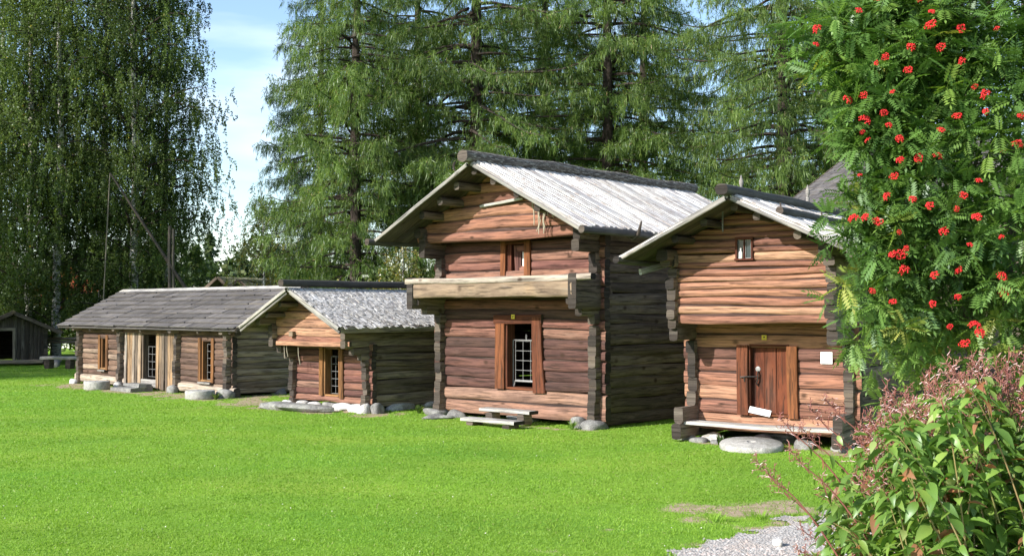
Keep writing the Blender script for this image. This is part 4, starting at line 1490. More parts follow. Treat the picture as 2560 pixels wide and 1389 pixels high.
    y = 9.0 + (rng.random(N) ** 1.2) * 3.2
    k = gravel_mask(x, y) > rng.uniform(0.15, 0.7, N)
    x, y = x[k], y[k]
    N = len(x)
    tmpl = np.array([(1, 0, 0), (-1, 0, 0), (0, 1, 0), (0, -1, 0), (0, 0, 1)], float)
    tf = np.array([(0, 2, 4), (2, 1, 4), (1, 3, 4), (3, 0, 4)])
    s = rng.uniform(0.006, 0.017, N) * (1 + 1.0 * (rng.random(N) > 0.97))
    ang = rng.uniform(0, 6.28, N)
    sc = np.stack([s * rng.uniform(0.8, 1.4, N), s * rng.uniform(0.7, 1.1, N), s * rng.uniform(0.5, 1.0, N)], 1)
    T = tmpl[None] * sc[:, None]
    cx, sx = np.cos(ang)[:, None], np.sin(ang)[:, None]
    V = np.stack([T[..., 0] * cx - T[..., 1] * sx + x[:, None], T[..., 0] * sx + T[..., 1] * cx + y[:, None], T[..., 2] + 0.008], -1).reshape(-1, 3)
    F = (tf[None] + (np.arange(N) * 5)[:, None, None]).reshape(-1, 3)
    tint = np.repeat(rng.random(N), 4)
    m, n, l = new_mat('pebbles')
    a = n.new('ShaderNodeAttribute')
    a.attribute_name = 'tint'
    finish(n, l, ramp(n, l, a.outputs['Fac'], [(0, (0.22, 0.205, 0.195)), (0.5, (0.41, 0.38, 0.36)), (0.8, (0.48, 0.37, 0.32)), (1, (0.66, 0.64, 0.61))]), 0.9)
    o = np_mesh('gravel', V, F, m, tint)
    o['kind'] = 'stuff'
    o['label'] = 'loose grey pebbles strewn over the gravel path'
    o['category'] = 'gravel'
    mb = MB(399)
    stone(mb, (0, 0, 0.02), 0.035, 0.05, 0.045, 399, rough=0.3)
    p = at_px(1940, 1357, 10.2)
    tag(mb.build('white_stone', M['whitewash'], None, True, (p.x, 10.2, 0)), 'single white stone lying on the gravel path', 'stone')


FOOT = [(-1.356, 22.951, -0.728, 3.9, 5.6), (3.032, 18.805, -0.607, 2.6, 4.4), (-4.716, 24.949, -0.69, 2.3, 4.6), (-12.407, 32.95, -0.756, 7.7, 3.3)]


def build_grass():
    rng = np.random.default_rng(5)

    def pts(N, y0, y1, pw):
        u = rng.random(N)
        # density falls with distance
        y = y0 * (y1 / y0) ** (u ** pw)
        x = (rng.random(N) * 2 - 1) * (0.50 * y + 3.2)
        return x, y
    x, y = pts(760000, 8.6, 44.0, 1.4)
    g = np.where(x > 3.6, (y < 12.0) * 1.0, gravel_mask(x, y))
    b = bare(x, y)
    k = (g < rng.uniform(0.1, 0.9, len(x))) & (b < rng.uniform(0.15, 1.25, len(x)))
    for X, Y, a, w, d in FOOT:
        u = (x - X) * math.cos(a) + (y - Y) * math.sin(a)
        v = -(x - X) * math.sin(a) + (y - Y) * math.cos(a)
        k &= ~((u > 0.05) & (u < w - 0.05) & (v > 0.05) & (v < d))
    x, y = x[k], y[k]
    N = len(x)
    clump = vnoise(x * 2.7, y * 2.7, 8) * 0.6 + vnoise(x * 9, y * 9, 9) * 0.4
    h = (0.010 + 0.026 * clump * rng.random(N)) * (1 + 0.9 * (gravel_mask(x, y) > 0.05) * (x < 3.6))
    # taller unmown fringe against the buildings
    fr = np.full(N, 9.0)
    for X, Y, a, w, d in FOOT:
        r = (math.cos(a), math.sin(a))
        q = (-math.sin(a), math.cos(a))
        for p0, p1 in (((X, Y), (X + r[0] * w, Y + r[1] * w)), ((X + r[0] * w, Y + r[1] * w), (X + r[0] * w + q[0] * d, Y + r[1] * w + q[1] * d))):
            fr = np.minimum(fr, seg_dist(x, y, p0, p1))
    h *= 1 + 1.8 * np.clip(1 - fr / 0.45, 0, 1) * rng.random(N)
    wd = 0.005 * (y / 9.5) ** 1.0 * rng.uniform(0.7, 1.4, N)
    ang = rng.uniform(0, 6.28, N)
    lean = rng.normal(0, 0.75, (N, 2)) * h[:, None]
    z0 = (vnoise(x * 0.35, y * 0.35, 3) - 0.5) * 0.03 - 0.002
    B = np.stack([x, y, z0], 1)
    S = np.stack([np.cos(ang), np.sin(ang), np.zeros(N)], 1) * wd[:, None]
    T = B + np.stack([lean[:, 0], lean[:, 1], h], 1)
    V = np.stack([B - S, B + S, T], 1).reshape(-1, 3)
    F = np.arange(3 * N).reshape(N, 3)
    t = np.clip(0.5 + rng.normal(0, 0.08, N) + 0.15 * (clump - 0.5) + 0.35 * (vnoise(x * 0.8, y * 0.8, 12) - 0.5) + 0.25 * (vnoise(x * 0.3, y * 0.45, 13) - 0.5), 0, 0.9)
    t[rng.random(N) < 0.012 + 0.15 * np.clip(b[k] * 2, 0, 1)] = 1.0
    o = np_mesh('grass', V, F, M['grass'], t)
    o['kind'] = 'stuff'
    o['label'] = 'short mown bright green lawn grass'
    o['category'] = 'grass'
    # daisies and clover heads
    N = 130
    x, y = pts(N, 9.6, 21, 1.0)
    k = (bare(x, y) < 0.1) & (gravel_mask(x, y) < 0.05)
    x, y = x[k], y[k]
    N = len(x)
    P = np.stack([x, y, np.full(N, 0.03)], 1)
    Vs, Fs = [], []
    for q in range(3):
        a = q * 1.05 + rng.uniform(0, 1, N)
        D = np.stack([np.cos(a), np.sin(a), np.full(N, 0.25)], 1)
        V, F = diamonds(P - D * 0.007, D, 0.014, 0.012, rng, 0.5)
        Fs.append(F + 4 * N * q)
        Vs.append(V)
    m = plain('clover', (0.7, 0.68, 0.6), 0.8, 5, 0.1, 0.0)
    o = np_mesh('clover_blossoms', np.concatenate(Vs), np.concatenate(Fs), m)
    o['kind'] = 'stuff'
    o['label'] = 'tiny white clover heads dotted in the lawn'
    o['category'] = 'clover'


def tuft(name, lab, x, y, n, h, w, mat, seed, spread=0.1):
    rng = np.random.default_rng(seed)
    Vs, Fs, c = [], [], 0
    for i in range(n):
        a = rng.uniform(0, 6.28)
        L = h * rng.uniform(0.6, 1.15)
        out = rng.uniform(0.25, 0.95)
        d = np.array([math.cos(a), math.sin(a), 0])
        s = np.array([-math.sin(a), math.cos(a), 0])
        p0 = d * rng.uniform(0, spread * 0.4)
        rows = []
        for q in range(5):
            t = q / 4
            c0 = p0 + d * out * L * t ** 1.4 + np.array([0, 0, L * (t - 0.45 * out * t * t)])
            ww = w * (0.4 + 2.4 * t * (1 - t)) * (1 if q < 4 else 0.05)
            rows += [c0 - s * ww, c0 + s * ww]
        Vs.append(np.array(rows))
        for q in range(4):
            Fs.append((c + 2 * q, c + 2 * q + 1, c + 2 * q + 3, c + 2 * q + 2))
        c += 10
    o = np_mesh(name, np.concatenate(Vs), np.array(Fs), mat, np.repeat(rng.uniform(0.2, 0.85, n), 4), loc=(x, y, 0))
    return tag(o, lab, 'plant')


# ------------------------------------------------------------------ trees
def trunk_mb(mb, H, r0, rnd, lean=0.0, ring=10, top=0.02, wig=0.06):
    pts, rad = [], []
    n = 14
    for i in range(n + 1):
        t = i / n
        z = H * t
        pts.append((lean * z + wig * math.sin(z * 0.55 + rnd.uniform(0, 0.2)) * t, wig * math.cos(z * 0.4) * t, z - 0.05))
        rad.append(max(top, r0 * ((1 - t) ** 0.75) * (1.25 if i == 0 else 1)))
    mb.tube(pts, rad, ring, 0.5)
    return pts, rad


def larch(seed, H=21.0, R=3.3, z_low=1.6, r0=0.27, droop=1.0, strands=26, kind='larch', dens=1.0):
    """Returns (trunk object, crown object): drooping whorls of branches with hanging needle sprays."""
    rnd = random.Random(seed)
    rng = np.random.default_rng(seed)
    mb = MB(seed)
    trunk_mb(mb, H, r0, rnd)
    P, D, L, W, T = [], [], [], [], []
    z = z_low
    k = 0
    while z < H - 0.4:
        f = 1 - z / H
        nb = 1 if rnd.random() < 0.35 else 2
        for _ in range(nb):
            az = k * 2.4 + rnd.uniform(-0.5, 0.5)
            k += 1
            ln = R * min(1.0, (f * 1.75) ** 0.8) * rnd.uniform(0.55, 1.12)
            if ln < 0.25:
                continue
            d = np.array([math.cos(az), math.sin(az), 0.0])
            s = np.array([-math.sin(az), math.cos(az), 0.0])
            rise, sag = rnd.uniform(0.05, 0.30), rnd.uniform(0.35, 0.75) * droop
            zz = z + rnd.uniform(-0.15, 0.15)
            npt = 7

            def bp(t):
                return d * ln * t + s * ln * 0.10 * math.sin(t * 3 + az) + np.array([0, 0, zz + ln * (rise * t - sag * t * t + 0.32 * droop * t ** 4)])
            bpts = [bp(i / npt) for i in range(npt + 1)]
            br = 0.018 + 0.012 * ln
            mb.tube(bpts, [br * (1 - 0.8 * i / npt) for i in range(npt + 1)], 5, 0.5, cap=False)
            nt = max(6, int(ln * 19 * dens))
            for i in range(nt):
                t = rnd.uniform(0.14, 1.0) ** 0.8
                p0 = bp(t)
                sg = rnd.choice((-1, 1))
                tl = (0.85 * (1 - 0.55 * t) + 0.14) * rnd.uniform(0.4, 1.25) * min(1, ln / 1.6)
                td = unit((d * rnd.uniform(0.25, 0.9) + s * sg * rnd.uniform(0.3, 1.0) + np.array([0, 0, rnd.uniform(-0.75, 0.3)]))[None])[0]
                ns = max(4, int(strands * (0.4 + tl)))
                q = np.sqrt(rng.random(ns))[:, None]
                pp = p0 + td * tl * q + np.array([0, 0, -0.32 * tl]) * q * q
                hang = rng.random(ns) < 0.42
                dd = np.where(hang[:, None], np.array([0, 0, -1.0]) + td * 0.25 + rng.normal(0, 0.28, (ns, 3)), td * 0.7 + rng.normal(0, 0.6, (ns, 3)) + np.array([0, 0, 0.15]))
                P.append(pp)
                D.append(dd)
                L.append(np.where(hang, rng.uniform(0.10, 0.34, ns), rng.uniform(0.06, 0.17, ns)))
                W.append(rng.uniform(0.012, 0.028, ns))
                T.append(np.clip(rng.normal(0.5, 0.16, ns) + rnd.uniform(-0.16, 0.16), 0.02, 0.96))
        z += rnd.uniform(0.09, 0.23) * (1.0 if z < 13 else 1.8)
    P, D, L, W, T = map(np.concatenate, (P, D, L, W, T))
    T[rng.random(len(T)) < 0.015] = 1.0
    V, F = diamonds(P, D, L, W, rng, 0.5)
    tr = mb.build('trunk', M['bark_larch'])
    cr = np_mesh('crown', V, F, M[kind], T)
    return tr, cr


def birch(seed, H=21.0, R=2.9, z_low=2.0, r0=0.19, mat='birch', leaf=0.10, n_limb=80, per=29, hang=1.0):
    rnd = random.Random(seed)
    rng = np.random.default_rng(seed)
    mb = MB(seed)
    trunk_mb(mb, H, r0, rnd, lean=rnd.uniform(-0.01, 0.01), wig=0.12)
    n_trunk = len(mb.f)
    P, T = [], []
    Ds = []
    for k in range(n_limb):
        f = (k + rnd.random()) / n_limb
        z = z_low + (H - z_low - 0.3) * f
        az = k * 2.4 + rnd.uniform(-0.6, 0.6)
        prof = math.sin(math.pi * min(1, 0.16 + 0.84 * f) ** 0.9) ** 0.6
        ln = R * prof * rnd.uniform(0.55, 1.15) + 0.15
        d = np.array([math.cos(az), math.sin(az), 0])
        up = rnd.uniform(0.45, 0.85)

        def bp(t):
            return d * ln * t + np.array([0, 0, z - 0.4 * ln + ln * (up * 1.5 * t - 0.75 * t * t)])
        mb.tube([bp(i / 5) for i in range(6)], [(0.012 + 0.012 * ln) * (1 - 0.85 * i / 5) for i in range(6)], 5, 0.5, cap=False)
        bt = rnd.uniform(-0.2, 0.2)
        for i in range(int(per * (0.35 + ln / R))):
            t = rnd.uniform(0.12, 1.05)
            p0 = bp(t) + rng.normal(0, 0.16 + 0.10 * ln, 3) * np.array([1, 1, 0.6])
            sl = rnd.uniform(0.3, 1.0) * hang
            n = int(10 + 26 * sl)
            q = rng.random(n)
            sway = rng.normal(0, 0.12, 3)
            pp = p0 + np.stack([sway[0] * q, sway[1] * q, -sl * q], 1) + rng.normal(0, 0.032, (n, 3))
            P.append(pp)
            Ds.append(rng.normal(0, 1, (n, 3)) + np.array([0, 0, -0.7]))
            T.append(np.clip(rng.normal(0.5, 0.17, n) + bt, 0.02, 0.93))
    for i in range(n_trunk, len(mb.m)):
        mb.m[i] = 1
    P, Ds, T = map(np.concatenate, (P, Ds, T))
    T[rng.random(len(T)) < 0.003] = 0.99
    V, F = diamonds(P, Ds, rng.uniform(0.7, 1.25, len(P)) * leaf, rng.uniform(0.55, 0.8, len(P)) * leaf, rng, 0.42)
    tr = mb.build('trunk', [M['bark_birch'], M['bark_larch']])
    cr = np_mesh('crown', V, F, M[mat], T)
    return tr, cr


def bush_mesh(seed, R, H, n, mat, leaf=0.08, name='foliage'):
    rng = np.random.default_rng(seed)
    nc = 26
    c = rng.normal(0, 1, (nc, 3))
    c = unit(c) * rng.uniform(0.35, 0.85, (nc, 1)) * np.array([R, R, H / 2])
    c[:, 2] = np.abs(c[:, 2]) * 1.5 + 0.1 * H
    i = rng.integers(0, nc, n)
    off = unit(rng.normal(0, 1, (n, 3))) * (rng.random((n, 1)) ** 0.5) * R * 0.36
    P = c[i] + off
    P[:, 2] = np.clip(P[:, 2], 0.02, None)
    V, F = diamonds(P, rng.normal(0, 1, (n, 3)) + np.array([0, 0, -0.3]), rng.uniform(0.7, 1.3, n) * leaf, leaf * 0.6, rng)
    return np_mesh(name, V, F, mat, np.clip(rng.normal(0.5, 0.18, n) + rng.uniform(-0.2, 0.2, nc)[i], 0, 1))


def place_tree(name, parts, loc, rot, s, label, cat, group, first):
    root = tag(empty(name, loc, rot), label, cat, group)
    root.scale = (s, s, s)
    for p in parts:
        o = p if first else p.copy()
        if not first:
            COL.objects.link(o)
        o.parent = root
    return root


def build_trees():
    protos = {
        'la': larch(401, 22, 2.9, 1.5, 0.22),
        'lb': larch(402, 23, 4.2, 5.4, 0.30, 1.1),
        'lc': larch(404, 23, 3.9, 5.8, 0.25),
        'ls': larch(403, 21, 2.3, 1.2, 0.2, 1.25, kind='spruce', dens=1.15),
        'ba': birch(411, 21, 2.9, 2.2, 0.19),
        'bb': birch(412, 22, 3.1, 2.6, 0.18, per=32),
        'bd': birch(413, 23, 3.7, 2.0, 0.23, n_limb=105, per=36),
    }
    used = set()

    def put(kind, name, px, Y, rot, s, label, cat, group):
        X = (px - 1280) / 2840 * Y
        place_tree(name, protos[kind], (X, Y, 0), rot, s, label, cat, group, kind not in used)
        used.add(kind)

    gl = 'tall larches behind the storehouses'
    put('ls', 'spruce_tree', 800, 47, 0.4, 0.98, 'dark spruce at the edge of the sky gap, left of all the larches', 'tree', None)
    put('la', 'larch_tree', 888, 38, 0.0, 1.0, 'larch behind the small low storehouse, leftmost larch with a slim dark trunk', 'tree', gl)
    put('lb', 'larch_tree', 1190, 38.5, 1.0, 1.0, 'larch with thick trunk rising behind the ridge end of the tall storehouse', 'tree', gl)
    put('lc', 'larch_tree', 1045, 45, 2.1, 1.0, 'larch standing farther back between the slim one and the thick trunk', 'tree', gl)
    put('lc', 'larch_tree', 1520, 40, 3.7, 1.05, 'larch with dark straight trunk above the middle of the pale plank roof', 'tree', gl)
    put('lb', 'larch_tree', 1610, 47, 4.4, 0.95, 'larch half hidden just right of the straight dark trunk behind the plank roof', 'tree', gl)
    put('lc', 'larch_tree', 1365, 48, 3.0, 1.1, 'larch deep in the row behind the tall storehouse ridge', 'tree', gl)
    put('lb', 'larch_tree', 1960, 37, 2.6, 1.0, 'larch with stout trunk rising behind the ridge of the right storehouse', 'tree', gl)
    put('lc', 'larch_tree', 2075, 45, 5.2, 1.0, 'larch behind the slate roofed house, next to the rowan', 'tree', gl)
    put('lc', 'larch_tree', 2330, 43, 0.8, 1.0, 'larch mostly hidden behind the red berried rowan', 'tree', gl)
    gb = 'birches behind the long building'
    put('ba', 'birch_tree', 0, 49, 0.3, 0.95, 'light green weeping birch at the very left edge of the picture', 'tree', gb)
    put('bb', 'birch_tree', 72, 47.5, 1.9, 1.0, 'birch with slender leaning white trunk behind the dark shed roof', 'tree', gb)
    put('ba', 'birch_tree', 141, 47, 3.3, 1.0, 'birch whose white trunk stands before the red log house', 'tree', gb)
    put('bd', 'birch_tree', 255, 52, 0.9, 0.95, 'dense dark birch behind the hanging rod of the well sweep', 'tree', gb)
    put('bd', 'birch_tree', 335, 47, 2.6, 0.9, 'broad dark birch behind the slanting well beam', 'tree', gb)
    put('bb', 'birch_tree', 412, 50, 4.6, 0.86, 'dark birch at the sky gap with loose drooping outer twigs', 'tree', gb)
    # trees to the left of the picture whose shade falls over the shed
    for X, Y, r, s, lab in ((-22.4, 32.0, 4.0, 0.7, 'nearest of the birches beyond the left edge that shade the dark shed'),
                            (-25.0, 33.6, 5.1, 0.7, 'second nearest of the birches beyond the left edge that shade the dark shed'),
                            (-27.4, 36.4, 1.1, 0.7, 'third of the birches beyond the left edge that shade the dark shed'),
                            (-29.8, 38.8, 2.3, 0.7, 'farthest of the birches beyond the left edge that shade the dark shed')):
        put('bd', 'birch_tree', 1280 + X / Y * 2840, Y, r, s, lab, 'tree', gb)
    tr, cr = birch(421, 6.6, 1.35, 0.6, 0.07, 'birch_yellow', 0.07, 40, 16, 0.5)
    X = (655 - 1280) / 2840 * 41
    place_tree('birch_tree', (tr, cr), (X, 41, 0), 0, 1.0, 'small yellowing birch below the dark spruce, in front of the sky gap', 'tree', None, True)
    tr, cr = birch(422, 4.2, 1.3, 0.3, 0.06, 'birch_yellow', 0.07, 30, 16, 0.5)
    X = (1000 - 1280) / 2840 * 33
    place_tree('young_tree', (tr, cr), (X, 33, 0), 0, 1.0, 'young tree with yellow leaves between the small and the tall storehouse', 'tree', None, True)
    # bushes that close the view under the crowns
    proto = None
    bushes = [(30, 52, 2.4, 'bush under the light birch at the left edge'), (70, 66, 2.2, 'bush left of the red log house under the birches'), (262, 58, 2.8, 'dark bush right of the red log house'),
              (300, 55, 3.0, 'dark bush under the dense birch behind the long roof'), (385, 54, 3.0, 'bush behind the well sweep post'), (470, 56, 2.6, 'bush at the right foot of the birches'),
              (545, 60, 2.2, 'bush behind the mossy roofed sheds'), (700, 46, 2.0, 'bush at the foot of the dark spruce'), (800, 44, 2.3, 'bush behind the ridge of the small low storehouse'),
              (930, 42, 2.4, 'bush under the slim trunked larch'), (1040, 44, 2.6, 'bush glimpsed beside the tall storehouse corner'), (760, 52, 2.6, 'bush farther back between spruce and larch'),
              (880, 54, 2.6, 'farther bush behind the slim larch trunk')]
    fol = bush_mesh(430, 1.0, 1.6, 9000, M['bush'], 0.075)
    mb = MB(431)
    for k in range(7):
        a = k * 0.9
        mb.tube([(0, 0, -0.05), (0.2 * math.cos(a), 0.2 * math.sin(a), 0.4), (0.55 * math.cos(a), 0.55 * math.sin(a), 1.0)], [0.025, 0.018, 0.006], 5, cap=False)
    stm = mb.build('stems', M['bark_larch'])
    for i, (px, Y, s, lab) in enumerate(bushes):
        r = place_tree('bush', (fol, stm), ((px - 1280) / 2840 * Y, Y, 0), i * 1.3, s, lab, 'bush', 'bushes under the background trees', i == 0)


def build_forest():
    """The far wood: one mass of conifer and broadleaf crowns on the horizon."""
    rng = np.random.default_rng(440)
    Ps, Ts = [], []
    for i in range(330):
        Y = rng.uniform(95, 150)
        X = rng.uniform(-0.75, 0.75) * Y
        H = rng.uniform(5.5, 8.5) * Y / 120 * (1.0 + 0.25 * math.sin(X * 0.13))
        conif = rng.random() < 0.6
        n = 420
        t = rng.random(n) ** 0.7
        rad = (1 - t) * H * 0.24 + 0.15 if conif else np.sqrt(np.clip(t * (1 - t), 0.01, 1)) * H * 0.6
        a = rng.uniform(0, 6.28, n)
        q = np.sqrt(rng.random(n)) * rad
        Ps.append(np.stack([X + np.cos(a) * q, Y + np.sin(a) * q, t * H], 1))
        Ts.append(np.clip(rng.normal(0.35 if conif else 0.6, 0.15, n), 0, 1))
    P, T = np.concatenate(Ps), np.concatenate(Ts)
    V, F = diamonds(P, rng.normal(0, 1, P.shape) + np.array([0, 0, -0.4]), rng.uniform(0.5, 1.1, len(P)), 0.45, rng)
    o = np_mesh('distant_forest', V, F, M['forest'], T)
    o['kind'] = 'stuff'
    o['label'] = 'far line of mixed woodland along the horizon'
    o['category'] = 'forest'


# ------------------------------------------------------------------ rowan with berries
def build_rowan():
    rng = np.random.default_rng(501)
    rnd = random.Random(501)
    poly = [(2150, -10), (2150, 60), (2150, 115), (2225, 170), (2250, 260), (2300, 345), (2320, 420), (2310, 480), (2280, 560), (2190, 625), (2140, 690), (2150, 760), (2140, 830),
            (2210, 900), (2240, 965), (2300, 970), (2350, 930), (2420, 880), (2430, 800), (2500, 760), (2560, 800), (2700, 880), (2950, 800), (3050, 300), (2950, -300), (2600, -420), (2300, -260)]

    def inside(x, y):
        c = False
        j = len(poly) - 1
        for i in range(len(poly)):
            (xi, yi), (xj, yj) = poly[i], poly[j]
            if (yi > y) != (yj > y) and x < (xj - xi) * (y - yi) / (yj - yi) + xi:
                c = not c
            j = i
        return c

    berries_px = [(2147, 27), (2042, 72), (2040, 112), (2327, 62), (2403, 72), (2352, 118), (2405, 152), (2278, 118), (2213, 142), (2192, 158), (2437, 217), (2463, 235), (2119, 250), (2158, 238), (2232, 230), (2210, 282), (2163, 300),
                  (2222, 313), (2393, 290), (2465, 280), (2156, 330), (2170, 350), (2249, 347), (2353, 325), (2508, 378), (2297, 395), (2345, 390), (2250, 400), (2235, 440), (2150, 438), (2447, 452), (2217, 490), (2282, 498), (2408, 488), (2325, 515),
                  (2392, 522), (2135, 545), (2163, 543), (2195, 553), (2443, 543), (2248, 580), (2504, 592), (2360, 578), (2265, 620), (2232, 636), (2252, 636), (2260, 674), (2425, 612), (2397, 675), (2337, 688), (2181, 727), (2513, 728), (2395, 742),
                  (2232, 754), (2332, 760), (2375, 816), (2437, 812), (2450, 832), (2412, 858), (2553, 290), (2492, 72), (2300, 0), (2192, 0), (2270, 175), (2330, 30), (2505, 690), (2545, 360)]
    base = Vector((3.95, 9.4, 0))
    root = tag(empty('rowan_tree', base), 'rowan tree hung with scarlet berry clusters at the right edge', 'tree')
    bl = Vector(base)
    tips = []
    while len(tips) < 165:
        x, y = rng.uniform(2000, 3050), rng.uniform(-420, 1000)
        if not inside(x, y):
            continue
        # limbs reach the outline only on the near and left side; the crown is about 2.4 m deep
        Y = 8.4 + 2.2 * rng.random() ** 1.2
        tips.append((at_px(x, y, Y) - bl, rng.uniform(0.15, 0.25)))
    for x, y in berries_px:
        if x < 2215:
            tips.append((at_px(x + 50, y + 25, 8.6) - bl, 0.15))
            tips.append((at_px(x + 95, y + 5, 8.7) - bl, 0.15))
        tips.append((at_px(x, y, 8.5) + Vector((0.03, 0.08, -0.04)) - bl, 0.13))
    # stems and limbs
    mb = MB(502)
    stems = []
    for k, (dx, dy, H) in enumerate(((-0.25, -0.1, 4.3), (0.35, 0.2, 5.2), (0.0, 0.5, 4.6), (-0.6, 0.25, 3.0), (0.9, -0.1, 4.4))):
        pts = [Vector((0.12 * math.cos(k * 1.3), 0.12 * math.sin(k * 1.3), -0.05))]
        for q in range(1, 8):
            t = q / 7
            pts.append(Vector((dx * t * 1.5 + rnd.uniform(-0.05, 0.05), dy * t * 1.5 + rnd.uniform(-0.05, 0.05), H * t)))
        mb.tube(pts, [0.055 * (1 - 0.75 * i / 7) for i in range(8)], 8, 0.5)
        stems.append(pts)
    for tp, _ in tips:
        best, bd = None, 1e9
        for pts in stems:
            for p in pts[2:]:
                d = (Vector((p.x, p.y, p.z + 0.5)) - tp).length
                if d < bd:
                    best, bd = p, d
        mid_ = (best + tp) / 2 + Vector((rnd.uniform(-0.1, 0.1), rnd.uniform(-0.1, 0.1), 0.08))
        mb.tube([best, mid_, tp], [0.013, 0.009, 0.004], 5, 0.5, cap=False)
    mb.build('trunk', M['bark_rowan'], root)
    # one compound leaf: leaflets in pairs along a drooping stalk (local x forward, z up)
    lv, lf = [], []
    for k in range(7):
        t = 0.25 + 0.75 * k / 6
        px_, pz = t, -0.22 * t * t
        for sg in ((-1, 1) if k < 6 else (0,)):
            ll = 0.36 * (1 - 0.35 * abs(t - 0.6))
            if sg:
                dx, dy, dz = 0.42, sg * 0.88, -0.22
            else:
                dx, dy, dz = 0.95, 0.0, -0.3
            nx_, ny_ = -dy, dx
            w = 0.062
            b = len(lv)
            lv += [(px_, 0, pz), (px_ + dx * ll * .45 + nx_ * w, dy * ll * .45 + ny_ * w, pz + dz * ll * .4 + 0.02), (px_ + dx * ll, dy * ll, pz + dz * ll), (px_ + dx * ll * .45 - nx_ * w, dy * ll * .45 - ny_ * w, pz + dz * ll * .4 + 0.02)]
            lf.append((b, b + 1, b + 2, b + 3))
    b = len(lv)
    lv += [(0, -0.008, 0), (0, 0.008, 0), (1, 0.006, -0.22), (1, -0.006, -0.22)]
    lf.append((b, b + 1, b + 2, b + 3))
    LV, LF = np.array(lv), np.array(lf)
    # rosettes of leaves round every tip
    cen, ax, sz, tin = [], [], [], []
    for tp, spread in tips:
        tv = np.array(tp)
        low = 1.0 if (tv[2] + 0) < 2.0 else 0.0
        nr = 14 if spread > 0.14 else 6
        for q in range(nr):
            c = tv + rng.normal(0, spread, 3) * np.array([1, 1, 0.9])
            out = unit((c - np.array([0.2, 0.6, 2.6]) + rng.normal(0, 0.6, 3))[None])[0]
            bt = np.clip(rng.normal(0.44 + 0.3 * low, 0.17), 0.02, 0.9)
            if rng.random() < 0.012:
                bt = 1.0
            nl = rng.integers(4, 8)
            a0 = rng.uniform(0, 6.28)
            e1 = unit(np.cross(out, rng.normal(0, 1, 3))[None])[0]
            e2 = np.cross(out, e1)
            for j in range(nl):
                a = a0 + j * 6.28 / nl + rng.normal(0, 0.3)
                d = out * rng.uniform(0.15, 0.9) + (e1 * math.cos(a) + e2 * math.sin(a)) + np.array([0, 0, rng.uniform(-0.45, 0.15)])
                cen.append(c)
                ax.append(d)
                sz.append(rng.uniform(0.11, 0.185))
                tin.append(bt + rng.normal(0, 0.05))
    cen, sz, tin = np.array(cen), np.array(sz), np.clip(np.array(tin), 0, 1)
    X = unit(np.array(ax))
    up = np.array([0, 0, 1.0]) + rng.normal(0, 0.35, X.shape)
    Yv = unit(np.cross(up, X))
    Zv = np.cross(X, Yv)
    V = cen[:, None] + sz[:, None, None] * (LV[None, :, 0:1] * X[:, None] + LV[None, :, 1:2] * Yv[:, None] + LV[None, :, 2:3] * Zv[:, None])
    F = LF[None] + (np.arange(len(cen)) * len(LV))[:, None, None]
    np_mesh('crown', V.reshape(-1, 3), F.reshape(-1, 4), M['rowan'], np.repeat(tin, len(LF)), root)
    # berry clusters: shallow domes of small spheres
    protos = []
    ico = []
    t = (1 + 5 ** 0.5) / 2
    iv = unit(np.array([(-1, t, 0), (1, t, 0), (-1, -t, 0), (1, -t, 0), (0, -1, t), (0, 1, t), (0, -1, -t), (0, 1, -t), (t, 0, -1), (t, 0, 1), (-t, 0, -1), (-t, 0, 1)], float))
    itf = np.array([(0, 11, 5), (0, 5, 1), (0, 1, 7), (0, 7, 10), (0, 10, 11), (1, 5, 9), (5, 11, 4), (11, 10, 2), (10, 7, 6), (7, 1, 8), (3, 9, 4), (3, 4, 2), (3, 2, 6), (3, 6, 8), (3, 8, 9), (4, 9, 5), (2, 4, 11), (6, 2, 10), (8, 6, 7), (9, 8, 1)])
    for k in range(5):
        n = 52
        a = rng.uniform(0, 6.28, n)
        r = np.sqrt(rng.random(n)) * 0.047
        C = np.stack([np.cos(a) * r * rng.uniform(0.9, 1.3), np.sin(a) * r, 0.02 - r * r * 9 + rng.normal(0, 0.006, n)], 1)
        rr = rng.uniform(0.0068, 0.0088, n)
        V = (C[:, None] + iv[None] * rr[:, None, None]).reshape(-1, 3)
        F = (itf[None] + (np.arange(n) * 12)[:, None, None]).reshape(-1, 3)
        protos.append(np_mesh('berry_cluster', V, F, M['berry'], smooth=True))
    for i, (x, y) in enumerate(berries_px):
        p = at_px(x, y, 8.08 + 0.14 * rng.random()) - bl
        if i < 5:
            o = protos[i]
        else:
            o = protos[i % 5].copy()
            COL.objects.link(o)
        o.parent = root
        o.location = p
        s = rng.uniform(0.4, 0.85)
        o.scale = (s, s, s)
        o.rotation_euler = (0.9 + rng.normal(0, 0.35), rng.normal(0, 0.4) - 0.35, rng.uniform(-0.5, 0.5))


